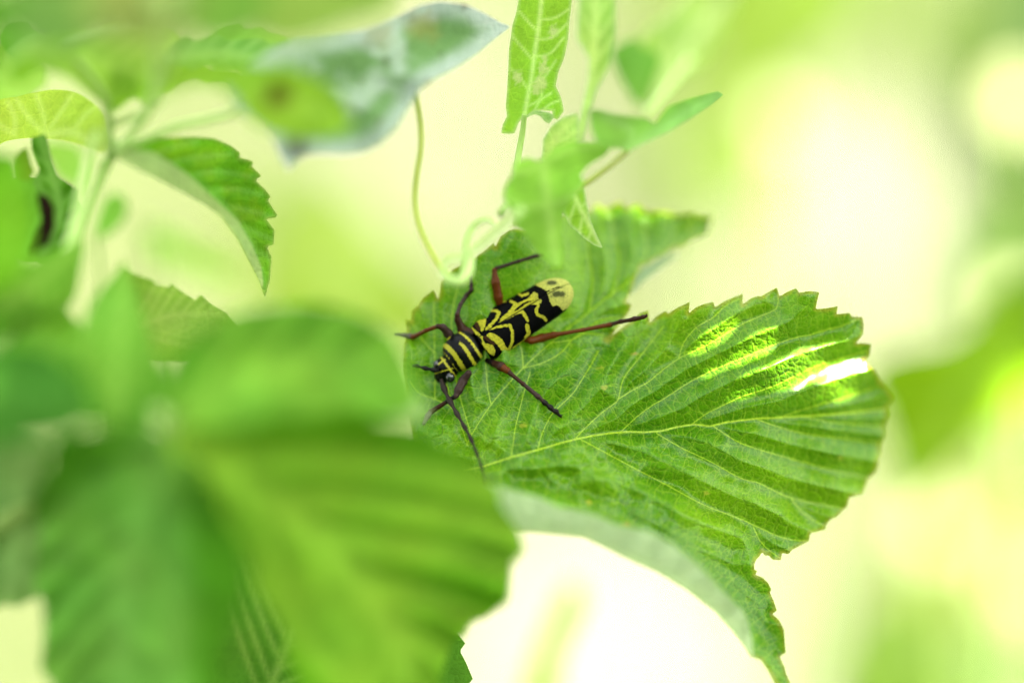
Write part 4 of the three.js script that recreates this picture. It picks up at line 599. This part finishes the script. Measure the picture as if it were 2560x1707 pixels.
// ---------------------------------------------------------------- the climbing vine
{
  const at = mm(1180, 700, 10), vine = thing('bindweed_vine', 'climbing vine with arrow shaped leaves and looped stalks over the beetle leaf', 'vine', at);
  const leaf = (o) => part(o.name ?? 'leaf', blade({ anchor: at, ...o }).g, o.mat ?? M.thinLeaf, vine, o.label);
  const stalk = (name, pts, m = M.paleStem, tf = id) => part(name, stemGeometry(tf(pts).map(([x, y, z, r]) => [...mm(x, y, z), r]), at), m, vine);
  const LIME = [0.29, 0.5, 0.04], LV = [0.56, 0.7, 0.22], SOFT = [0.21, 0.43, 0.05];
  const scars = (spots) => (c, x, y) => { let k = 0; for (const [px, py, r] of spots) { const [a, b] = mm(px, py); k = Math.max(k, smooth(r, r * 0.4, Math.hypot(x - a, (y - b) * 0.7) + 0.35 * noise(x * 3, y * 3))); } return mix3(c, [0.55, 0.58, 0.25], 0.8 * k); };
  leaf({ label: 'long hanging leaf with pale scraped spots', seed: 40, cell: 0.2, outline: rB([[228, -90], [215, 0], [203, 70], [180, 150], [162, 280], [157, 400], [152, 500], [143, 600], [150, 650], [128, 695], [116, 748], [160, 752], [192, 748], [214, 690], [245, 652], [268, 658], [300, 626], [345, 618], [408, 622], [402, 660], [436, 672], [470, 622], [456, 550], [424, 482], [440, 400], [470, 330], [492, 230], [502, 120], [515, 0], [520, -90]]), z: rB([[160, 400, -1.2], [280, 480, 0.8], [320, 200, 0.6], [450, 350, -1.5], [350, -60, 0], [410, 640, 1.5], [150, 740, -3]]), soft: 3, veins: [rB([[248, 652], [264, 560], [284, 460], [304, 320], [330, 140], [352, -80]]), rB([[284, 460], [350, 440], [424, 340]]), rB([[304, 320], [390, 300], [470, 210]]), rB([[320, 220], [400, 210], [490, 130]]), rB([[340, 110], [420, 100], [500, 50]]), rB([[275, 510], [220, 430], [165, 380]]), rB([[300, 340], [230, 260], [180, 200]]), rB([[325, 180], [260, 110], [215, 60]]), rB([[256, 600], [330, 560], [350, 520]]), rB([[300, 630], [340, 560], [400, 520]]), rB([[345, 620], [400, 580], [455, 560]])], puff: 0.55, wide: 0.9, wobble: 0.25, veinWidth: 0.13, color: LIME, vein: LV, edge: [0.45, 0.55, 0.2], paint: scars([[1358, 170, 0.6], [1350, 210, 0.8], [1383, 78, 0.6], [1295, 195, 0.6], [1362, 155, 0.5], [1340, 225, 0.6]]) });
  leaf({ name: 'leaf_lobe', label: 'basal lobe rolled at its edge', seed: 41, cell: 0.2, outline: rB([[246, 664], [270, 640], [310, 618], [380, 628], [412, 642], [410, 668], [388, 694], [360, 680], [345, 655], [310, 640], [270, 655]]), z: rB([[250, 660, 1], [390, 680, 3]]), puff: 0.3, color: [0.3, 0.5, 0.13], vein: LV, edge: [0.5, 0.6, 0.3] });
  stalk('petiole', [[250, 640, 0.6, 0.26], [238, 740, 0.4, 0.3], [222, 830, 0.6, 0.33], [205, 950, 2, 0.36], [200, 1060, 5, 0.36], [120, 1200, 9, 0.36]], M.stem, rB);
  leaf({ label: 'second hanging leaf, softer, behind the long one', seed: 42, cell: 0.3, mat: M.thinLeaf, outline: rB([[560, -90], [545, 80], [540, 220], [575, 275], [606, 330], [602, 450], [575, 575], [548, 690], [530, 800], [575, 800], [620, 620], [655, 500], [720, 390], [762, 200], [756, -90]]), z: rB([[640, 0, -11], [640, 300, -9], [550, 780, -6]]), mid: rB([[545, 790], [610, 520], [640, 250], [655, -80]]), n: 6, angle: 0.5, puff: 0.6, wide: 1.2, color: [0.28, 0.46, 0.08], vein: LV, edge: [0.45, 0.55, 0.3] });
  leaf({ name: 'leaf_lobe', seed: 43, cell: 0.25, outline: rB([[344, 900], [350, 780], [400, 700], [462, 655], [545, 630], [560, 740], [540, 830], [440, 860], [400, 940]]), z: rB([[360, 860, -2], [540, 660, -5]]), mid: rB([[380, 900], [420, 780], [530, 660]]), n: 3, puff: 0.5, color: [0.36, 0.55, 0.12], vein: LV, edge: [0.5, 0.6, 0.3] });
  leaf({ label: 'blurred arrowhead leaf hanging nearest the lens', seed: 44, cell: 0.35, mat: M.softLeaf, outline: rB([[186, 980], [192, 930], [215, 898], [280, 880], [325, 905], [350, 890], [420, 822], [520, 790], [640, 798], [740, 798], [715, 860], [610, 925], [562, 985], [586, 1015], [576, 1055], [520, 1105], [476, 1200], [456, 1290], [470, 1400], [462, 1478], [428, 1500], [380, 1470], [300, 1385], [240, 1292], [205, 1268], [180, 1180], [130, 1105], [150, 1030]]), z: rB([[330, 930, 13], [200, 1000, 12], [640, 810, 6], [560, 1030, 10], [430, 1480, 7], [330, 1140, 12], [200, 1220, 10], [140, 1090, 13]]), veins: [rB([[350, 915], [370, 1060], [395, 1250], [425, 1490]]), rB([[130, 1100], [240, 1150], [370, 1150], [500, 1110], [580, 1040]]), rB([[350, 915], [480, 850], [720, 815]]), rB([[350, 915], [260, 960], [195, 960]])], puff: 1.2, wide: 1.6, facing: -1, mottle: 0.3, color: SOFT, vein: [0.3, 0.52, 0.1], veinWidth: 0.3 });
  leaf({ label: 'blurred arrow shaped leaf pointing right', seed: 45, cell: 0.35, mat: M.softLeaf, outline: rB([[608, 622], [660, 612], [760, 640], [880, 655], [932, 662], [985, 695], [1012, 650], [1060, 592], [1180, 548], [1290, 518], [1340, 508], [1372, 524], [1300, 582], [1180, 662], [1050, 742], [900, 812], [822, 852], [800, 828], [735, 832], [650, 802], [622, 720]]), z: rB([[650, 660, 12], [900, 720, 10], [1350, 520, 3]]), veins: [rB([[822, 845], [1000, 740], [1180, 620], [1360, 522]]), rB([[830, 840], [850, 740], [700, 650]])], puff: 1, wide: 1.6, keel: 0.8, mottle: 0.3, color: [0.18, 0.38, 0.06], vein: [0.24, 0.44, 0.12], veinWidth: 0.4 });
  stalk('petiole', [[840, 835, 9, 0.24], [760, 905, 8, 0.26], [680, 965, 7, 0.28], [590, 1030, 6, 0.3], [420, 1140, 5, 0.32], [200, 1260, 8, 0.34]], M.oliveStem, rB);
  leaf({ label: 'sharp pointed leaf tip with hairy edge below the blurred arrowhead', seed: 46, cell: 0.16, outline: rB([[480, 1020], [560, 985], [588, 1060], [602, 1150], [618, 1225], [640, 1285], [664, 1335], [690, 1392], [640, 1374], [580, 1332], [540, 1292], [505, 1265], [468, 1190], [470, 1090]]), z: rB([[520, 1050, 6], [680, 1380, 0.5], [480, 1190, 3]]), veins: [rB([[500, 1030], [560, 1160], [620, 1270], [686, 1388]]), rB([[560, 1160], [590, 1140], [602, 1130]]), rB([[540, 1120], [520, 1180], [500, 1240]]), rB([[580, 1200], [565, 1260], [560, 1310]]), rB([[600, 1240], [612, 1225]]), rB([[625, 1280], [615, 1320], [600, 1345]])], puff: 0.35, wide: 0.8, veinWidth: 0.16, color: LIME, vein: LV, edge: [0.48, 0.58, 0.26] });
  leaf({ label: 'shaded green leaf further back, right of the hanging leaves', seed: 47, cell: 0.4, mat: M.softLeaf, outline: rB([[728, 290], [800, 238], [868, 205], [905, 262], [990, 290], [1010, 350], [965, 480], [922, 595], [868, 580], [820, 500], [765, 400]]), z: rB([[740, 290, -20], [920, 580, -24], [1000, 320, -26]]), mid: rB([[925, 590], [880, 420], [860, 230]]), n: 4, puff: 0.8, color: [0.11, 0.27, 0.03], vein: [0.16, 0.33, 0.06] });
  leaf({ label: 'pale sunlit leaf furthest back at the top', seed: 48, cell: 0.5, mat: M.softLeaf, outline: rB([[880, 240], [960, 150], [1080, 60], [1180, -60], [1480, -90], [1420, 40], [1340, 220], [1230, 370], [1100, 440], [1010, 520], [940, 600], [980, 400]]), z: rB([[940, 580, -24], [1100, 200, -34], [1400, 0, -42]]), mid: rB([[940, 595], [1080, 380], [1250, 150], [1440, -70]]), n: 5, angle: 0.5, puff: 1, color: [0.2, 0.33, 0.05], vein: [0.4, 0.5, 0.2] });
  stalk('petiole', [[930, 640, -18, 0.26], [990, 565, -20, 0.28], [1060, 480, -24, 0.3], [1180, 330, -28, 0.3]], M.paleStem, rB);
  stalk('stem', [[1032, 180, 9, 0.26], [1040, 240, 8.5, 0.27], [1051, 310, 8, 0.28], [1052, 370, 8, 0.28], [1041, 440, 8, 0.29], [1036, 505, 8, 0.3], [1046, 565, 8.5, 0.3], [1072, 625, 9, 0.31], [1102, 675, 9.5, 0.33], [1125, 698, 10, 0.35], [1160, 706, 11, 0.38]], M.oliveStem);
  stalk('stem', [[395, 330, 8, 0.34], [396, 390, 9, 0.38], [372, 470, 11, 0.42], [320, 500, 12, 0.44], [262, 478, 12, 0.42], [240, 425, 12, 0.36], [270, 385, 12, 0.3], [340, 370, 12.5, 0.3], [430, 320, 13, 0.32], [520, 250, 14, 0.34], [600, 180, 15, 0.36], [680, 100, 16, 0.36]], M.paleStem, r4);
  stalk('tendril', [[350, 500, 8, 0.36], [362, 420, 8, 0.4], [368, 350, 8, 0.4], [378, 270, 8, 0.4], [410, 200, 8, 0.36], [455, 165, 8.5, 0.32], [500, 155, 9, 0.3], [525, 172, 9.5, 0.26], [522, 190, 9.5, 0.2]], M.paleStem, r4);
}

// ---------------------------------------------------------------- leaves overhead, just above the picture, that keep the beetle in shade
{
  const HY = 50, sx = SUN.clone().applyQuaternion(Q.clone().invert()), at = [30, HY, 20], canopy = thing('bramble_spray', 'spray of broad leaves overhead that shades the beetle leaf', 'leaf spray', at);
  const up = (X, Y, Z) => { const t = (HY - Y) / sx.y; return [X + sx.x * t, Z + sx.z * t]; }, lean = [sx.x / sx.y, sx.z / sx.y];
  const gaps = [z1([[1040, 770], [1290, 650], [1380, 560], [1560, 580], [1660, 620], [1880, 600], [1980, 690], [1760, 900], [1580, 920], [1480, 870], [1330, 910], [1220, 840]]), z1([[800, 630], [940, 510], [1080, 430], [1220, 450], [1190, 540], [920, 660]]), z1([[640, 710], [760, 610], [850, 640], [700, 740]]), z1([[800, 910], [960, 790], [1090, 820], [985, 910]]), z1([[540, 520], [690, 390], [920, 300], [840, 410], [640, 540]])].map((h) => polySDF(h.map(([px, py]) => { let z = onHost(...mm(px, py).slice(0, 2)); z = onHost(...mm(px, py, z).slice(0, 2)); return up(...mm(px, py, z)); })));
  const rimGap = polySDF([[1480, 530], [1500, 480], [1680, 470], [1690, 520], [1560, 522]].map(([px, py]) => up(...mm(px, py, -12))));
  const open = (X, Z) => Math.max(...[...gaps, rimGap].map((h) => 0.2 - h(X, Z)));
  const spin = new THREE.Quaternion().setFromAxisAngle(new THREE.Vector3(1, 0, 0), -Math.PI / 2);
  const spots = [];
  for (const [X, Z, len, a, dy] of [[38, 33, 15, 0.4, 1], [52, 27, 16, 1.9, 3], [66, 40, 15, 3.3, 0], [56, 50, 16, 5.1, 5], [42, 53, 14, 2.6, 7], [72, 55, 14, 0.9, 9], [78, 30, 14, 4.2, 6], [64, 44, 15, 2.2, 11]]) spots.push([X, Z, len, a, dy]);
  for (let i = 0; i < 9; i++) for (let k = 0; k < 9; k++) spots.push([14 + i * 22 + (k % 2) * 12 + 5 * (hash(i, k, 70) - 0.5), 52 + k * 23 + 5 * (hash(i, k, 71) - 0.5), 22 + 4 * hash(i, k, 72), hash(i, k, 73) * 6.28, 135 + 24 * hash(i, k, 74)]);
  for (const [cx, cz, len, a, dy] of spots) {
    const P = []; for (let q = 0; q < 40; q++) { const t = q / 40 * 2 * Math.PI, r = len * (0.85 + 0.25 * Math.cos(t)) * (0.95 + 0.08 * ((q * 5) % 2)); P.push([Math.cos(t) * r, Math.sin(t) * r * 0.86]); }
    const s0 = polySDF(P), ca = Math.cos(a), sa = Math.sin(a);
    const sdf = (x, y) => { const X = cx + x * ca - y * sa, Z = cz - (x * sa + y * ca); const X0 = X - lean[0] * dy, Z0 = Z - lean[1] * dy; return dy > 60 ? Math.max(s0(x, y), 0.6 - rimGap(X0, Z0), 5 - Math.hypot(Math.max(0, Math.abs(X0 - 57) - 13), Math.max(0, Math.abs(Z0 - 41) - 5))) : Math.max(s0(x, y), open(X0, Z0)); };
    const mid = lineDist(autoVeins([[-len * 0.6, 0], [len * 1.1, 0]], 6, 0.8, s0));
    const g = sheet(sdf, [-len * 1.15, -len * 1.15, len * 1.15, len * 1.15], 0.8, (x, y) => dy + 0.6 * (1 - Math.exp(-((mid(x, y) / 1.8) ** 2))), (x, y) => mix3([0.06, 0.19, 0.012], VEIN, 0.7 * Math.exp(-((mid(x, y) / 0.3) ** 2))));
    const m = part('leaf', g, M.softLeaf, canopy);
    m.quaternion.copy(spin).multiply(new THREE.Quaternion().setFromAxisAngle(new THREE.Vector3(0, 0, 1), a));
    m.position.set((cx - at[0]) * 0.001, 0, (cz - at[2]) * 0.001);
  }
}

// ---------------------------------------------------------------- plants behind, far out of focus
function backLeaf(label, name, category, Z, outline, color, o = {}) {
  const cx = outline.reduce((s, p) => s + p[0], 0) / outline.length, cy = outline.reduce((s, p) => s + p[1], 0) / outline.length;
  const foot = o.foot ?? outline.reduce((a, b) => (b[1] > a[1] ? b : a)), at = mm(foot[0], foot[1], Z), t = thing(name, label, category, at);
  const tilt = o.tilt ?? [0, 0];
  const ctrl = outline.map(([x, y]) => [x, y, Z + tilt[0] * (x - cx) * S + tilt[1] * (y - cy) * S + 2 * noise(x * 0.01, y * 0.01)]); ctrl.push([cx, cy, Z + (o.bulge ?? 4)]);
  part('leaf', blade({ anchor: at, outline, z: ctrl, soft: 10, smooth: 120, mid: o.mid ?? [foot, [cx, cy], outline.reduce((a, b) => (Math.hypot(b[0] - foot[0], b[1] - foot[1]) > Math.hypot(a[0] - foot[0], a[1] - foot[1]) ? b : a))], n: 5, puff: 1.2, wide: 2, cell: o.cell ?? 1.2, color, vein: color.map((c) => c * 1.3 + 0.03), veinWidth: 0.5 }).g, M.softLeaf, t);
  const b = mm(foot[0], foot[1], Z + 1), r = o.stem ?? 0.7;
  part('stem', stemGeometry([[b[0], b[1] + 1, b[2], r * 0.7], [b[0] + 3, b[1] - 40, b[2] - 18, r], [b[0] - 6, b[1] - 180, b[2] - 96, r * 1.2], [b[0] + 4, b[1] - 700, b[2] - 400, r * 1.6]], at, 8, 40), M.stem, t);
  return t;
}
const DEEP = [0.14, 0.26, 0.002], MIDG = [0.12, 0.28, 0.03], LIGHT = [0.24, 0.38, 0.06];
backLeaf('vivid green blurred leaf right of the beetle leaf, its point hanging down', 'weed_plant', 'plant', -78, [[2170, 920], [2250, 870], [2360, 850], [2450, 790], [2540, 700], [2640, 720], [2640, 900], [2540, 1020], [2430, 1110], [2330, 1200], [2280, 1250], [2245, 1190], [2215, 1080]], DEEP, { foot: [2620, 780], mid: [[2620, 780], [2400, 980], [2285, 1235]] });
backLeaf('lime green blurred triangular leaf behind, left of the beetle', 'weed_plant', 'plant', -150, [[820, 420], [900, 500], [980, 590], [1080, 700], [1140, 800], [1000, 900], [740, 880], [620, 800], [650, 680], [730, 560]], [0.05, 0.082, 0.006], { foot: [900, 880], mid: [[900, 880], [850, 680], [822, 440]] });
backLeaf('narrow pale green blurred leaf standing below the fold of the beetle leaf', 'grass_leaf', 'plant', -62, [[1440, 1450], [1462, 1500], [1430, 1580], [1400, 1660], [1390, 1800], [1300, 1800], [1320, 1680], [1350, 1590], [1390, 1500]], [0.34, 0.45, 0.07], { foot: [1345, 1790], mid: [[1345, 1790], [1385, 1600], [1440, 1460]] });
backLeaf('blurred green leaf in the bottom right corner region, nearest the corner', 'weed_plant', 'plant', -200, [[2060, 1640], [2180, 1560], [2330, 1590], [2420, 1700], [2400, 1860], [2160, 1880], [2030, 1780]], [0.04, 0.078, 0.003]);
backLeaf('dull green blurred leaf cut by the right edge at the bottom', 'weed_plant', 'plant', -180, [[2480, 1600], [2580, 1540], [2700, 1600], [2700, 1800], [2500, 1800]], [0.06, 0.1, 0.03]);
backLeaf('tall grey green blurred leaf along the upper right edge', 'tall_plant', 'plant', -170, [[2530, -200], [2700, -200], [2780, 200], [2740, 500], [2640, 660], [2520, 660], [2430, 540], [2380, 400], [2370, 260], [2440, 80]], [0.026, 0.05, 0.01], { foot: [2600, 640] });
backLeaf('blurred green leaf on the right edge above the vivid one', 'tall_plant', 'plant', -150, [[2380, 560], [2520, 500], [2660, 540], [2720, 700], [2640, 860], [2460, 840], [2360, 720]], [0.03, 0.06, 0.006], { foot: [2600, 810] });
backLeaf('yellow green blurred leaf at the top, right of the vine', 'tall_plant', 'plant', -260, [[1880, -220], [2060, -240], [2200, -100], [2180, 80], [2060, 200], [1920, 160], [1840, 0]], [0.055, 0.092, 0.006], { foot: [2000, 200] });
backLeaf('very soft yellow green blurred leaf behind the arrow leaf tip', 'tall_plant', 'plant', -230, [[1700, 300], [1860, 260], [1980, 330], [1960, 460], [1820, 560], [1690, 480]], [0.06, 0.095, 0.01], { foot: [1800, 550] });
backLeaf('pale green leaf tip blurred behind the drooping shoot leaf', 'weed_plant', 'plant', -60, [[360, 560], [420, 580], [520, 640], [600, 690], [560, 700], [440, 660], [370, 610]], [0.2, 0.38, 0.03], { foot: [365, 585], mid: [[365, 585], [480, 640], [590, 695]] });
backLeaf('small blurred green bud leaf right of the two stalks', 'weed_plant', 'plant', -24, [[265, 490], [300, 485], [318, 520], [300, 560], [262, 590], [235, 600], [240, 550]], [0.12, 0.29, 0.02], { foot: [236, 598], cell: 0.5, bulge: 1.5, stem: 0.4 });
backLeaf('yellowish blurred leaf low on the right, below the vivid leaf', 'weed_plant', 'plant', -220, [[2260, 1300], [2420, 1200], [2600, 1260], [2600, 1480], [2400, 1520], [2270, 1440]], [0.08, 0.1, 0.016], { foot: [2440, 1515] });
backLeaf('large faint lime leaf in the blur between the drooping leaf and the tendril', 'weed_plant', 'plant', -240, [[640, 480], [860, 420], [1000, 560], [1040, 760], [820, 820], [620, 720]], [0.05, 0.085, 0.006], { foot: [840, 815] });
backLeaf('faint mid green leaf in the blur under the bright spot at the right', 'tall_plant', 'plant', -260, [[2420, 880], [2560, 840], [2700, 900], [2700, 1120], [2520, 1160], [2420, 1040]], [0.036, 0.068, 0.004], { foot: [2560, 1150] });
backLeaf('faint green leaf in the blur high on the right, inside the grey green one', 'tall_plant', 'plant', -300, [[2280, -60], [2440, -120], [2500, 80], [2460, 300], [2340, 380], [2260, 180]], [0.05, 0.075, 0.014], { foot: [2360, 370] });
backLeaf('broad faint yellow green leaf in the blur at the top right of the vine', 'tall_plant', 'plant', -330, [[1680, -160], [1900, -200], [2120, -60], [2100, 180], [1900, 330], [1720, 200]], [0.05, 0.082, 0.006], { foot: [1880, 320] });
backLeaf('faint olive leaf in the blur low at the right edge', 'tall_plant', 'plant', -280, [[2380, 1440], [2520, 1380], [2680, 1480], [2640, 1660], [2460, 1680]], [0.05, 0.075, 0.014], { foot: [2500, 1675] });
backLeaf('faint green leaf in the blur at the bottom, left of the corner leaf', 'weed_plant', 'plant', -280, [[2080, 1500], [2260, 1420], [2420, 1540], [2380, 1780], [2160, 1800], [2040, 1660]], [0.038, 0.072, 0.003], { foot: [2200, 1790] });
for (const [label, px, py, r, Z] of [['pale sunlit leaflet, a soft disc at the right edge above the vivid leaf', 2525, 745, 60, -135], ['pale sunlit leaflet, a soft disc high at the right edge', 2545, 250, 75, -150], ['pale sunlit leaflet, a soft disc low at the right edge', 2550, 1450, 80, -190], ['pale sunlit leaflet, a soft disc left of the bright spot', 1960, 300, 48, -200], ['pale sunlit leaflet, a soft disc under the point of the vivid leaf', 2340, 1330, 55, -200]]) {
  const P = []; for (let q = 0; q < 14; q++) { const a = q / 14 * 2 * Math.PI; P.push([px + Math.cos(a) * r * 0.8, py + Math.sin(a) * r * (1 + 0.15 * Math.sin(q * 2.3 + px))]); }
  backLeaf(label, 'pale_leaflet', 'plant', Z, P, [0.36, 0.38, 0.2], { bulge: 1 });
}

// ---------------------------------------------------------------- the ground: a dry sunlit meadow
{
  const N = 512, meadow = dataTexture(N, N, (i, j, p) => {
    const a = i / N * 2 * Math.PI, b = j / N * 2 * Math.PI, u = [Math.cos(a) * 1.6, Math.sin(a) * 1.6, Math.cos(b) * 1.6 + Math.sin(b) * 0.9];
    const n = noise(u[0] + Math.sin(b), u[1] + Math.cos(b), u[2]) + 0.5 * noise(u[0] * 2.3 + 3 * Math.cos(b), u[1] * 2.3, 3 * Math.sin(b)), f = hash(i, j, 5) - 0.5 + 0.8 * (hash(i >> 2, j >> 2, 6) - 0.5);
    const c = mix3([0.042, 0.054, 0.0125], [0.026, 0.046, 0.004], smooth(0.0, 0.75, n + 0.25 * f)), g = 1 + 0.25 * f;
    p[0] = toS(c[0] * g); p[1] = toS(c[1] * g); p[2] = toS(c[2] * g);
  }, true);
  meadow.repeat.set(60, 60);
  const g = new THREE.PlaneGeometry(160, 160, 60, 60); g.rotateX(-Math.PI / 2);
  const ground = new THREE.Mesh(g, new THREE.MeshStandardMaterial({ map: meadow, roughness: 1 }));
  ground.name = 'ground'; ground.receiveShadow = true; ground.userData = { kind: 'structure', label: 'pale sunlit dry meadow ground far out of focus' }; scene.add(ground);
  // short dry grass where the lens looks
  const bp = [], bi = []; for (let i = 0; i <= 4; i++) { const t = i / 4, w = 0.0035 * (1 - t * 0.95); bp.push(-w, t * 0.12, t * t * 0.05, w, t * 0.12, t * t * 0.05); if (i < 4) bi.push(2 * i, 2 * i + 1, 2 * i + 2, 2 * i + 1, 2 * i + 3, 2 * i + 2); }
  const bg = new THREE.BufferGeometry(); bg.setAttribute('position', new THREE.Float32BufferAttribute(bp, 3)); bg.setIndex(bi); bg.computeVertexNormals();
  const count = 9000, grass = new THREE.InstancedMesh(bg, new THREE.MeshPhysicalMaterial({ roughness: 1, transmission: 0.35, thickness: 0, side: THREE.DoubleSide }), count), m4 = new THREE.Matrix4(), q = new THREE.Quaternion(), e = new THREE.Euler(), col = new THREE.Color();
  for (let i = 0; i < count; i++) {
    const x = (rnd() - 0.5) * 3.2, z = -0.9 - rnd() * 2.6, s = 0.4 + 0.9 * rnd(); e.set((rnd() - 0.5) * 0.7, rnd() * 6.28, (rnd() - 0.5) * 0.7);
    m4.compose(new THREE.Vector3(x, 0, z), q.setFromEuler(e), new THREE.Vector3(s, s, s)); grass.setMatrixAt(i, m4);
    const k = rnd(); grass.setColorAt(i, col.setRGB(...mix3([0.042, 0.054, 0.011], [0.026, 0.046, 0.004], k * k)));
  }
  grass.name = 'grass'; grass.userData = { kind: 'stuff', label: 'short straw coloured and green grass on the meadow', category: 'grass' }; scene.add(grass);
}

{ // a dense hedge behind the photographer
  const q = new THREE.BufferGeometry(); q.setAttribute('position', new THREE.Float32BufferAttribute([0, 0, 0, -0.022, 0.035, 0.004, 0, 0.035, -0.004, 0.022, 0.035, 0.004, 0, 0.085, 0.006], 3)); q.setIndex([0, 2, 1, 0, 3, 2, 1, 2, 4, 2, 3, 4]); q.computeVertexNormals();
  const n = 5200, hedge = new THREE.InstancedMesh(q, new THREE.MeshPhysicalMaterial({ color: new THREE.Color().setRGB(0.05, 0.11, 0.015), roughness: 1, transmission: 0.3, thickness: 0, side: THREE.DoubleSide }), n), m4 = new THREE.Matrix4(), r = new THREE.Quaternion(), e = new THREE.Euler();
  for (let i = 0; i < n; i++) { e.set(rnd() * 6.28, rnd() * 6.28, rnd() * 6.28); m4.compose(new THREE.Vector3((rnd() - 0.5) * 2.4, 0.02 + 1.35 * rnd(), 0.32 + 0.3 * rnd() * rnd() + 0.06 * Math.sin(i)), r.setFromEuler(e), new THREE.Vector3(1, 1, 1).multiplyScalar(0.9 + 0.7 * rnd())); hedge.setMatrixAt(i, m4); }
  hedge.name = 'hedge'; hedge.userData = { kind: 'stuff', label: 'dense green hedge behind the photographer', category: 'hedge' }; scene.add(hedge);
}
for (const [px, py, size, label] of [[2130, 470, 0.075, 'bare pale sandy patch in the meadow, right of the beetle leaf'], [1560, 1600, 0.09, 'bare pale sandy patch in the meadow below the beetle leaf'], [1060, 330, 0.06, 'small bare pale patch in the meadow behind the tendril']]) {
  const d = new THREE.Vector3(...mm(px, py)).multiplyScalar(0.001).applyQuaternion(Q).addScaledVector(FWD, D0).normalize(), c = camera.position.clone().addScaledVector(d, -camera.position.y / d.y), P = [];
  for (let k = 0; k < 60; k++) { const a = k / 60 * 2 * Math.PI, r = size * (1 + 0.35 * noise(Math.cos(a) * 1.5 + px, Math.sin(a) * 1.5)); P.push(new THREE.Vector2(Math.cos(a) * r, Math.sin(a) * r * 1.7)); }
  const g = new THREE.ShapeGeometry(new THREE.Shape(P)); g.rotateX(-Math.PI / 2);
  const sand = new THREE.Mesh(g, new THREE.MeshStandardMaterial({ color: new THREE.Color().setRGB(0.095, 0.09, 0.068), roughness: 1 }));
  sand.name = numbered('sand_patch'); sand.position.set(c.x, 0.004, c.z); sand.receiveShadow = true; sand.userData = { kind: 'structure', label }; scene.add(sand);
}

renderer.render(scene, camera);
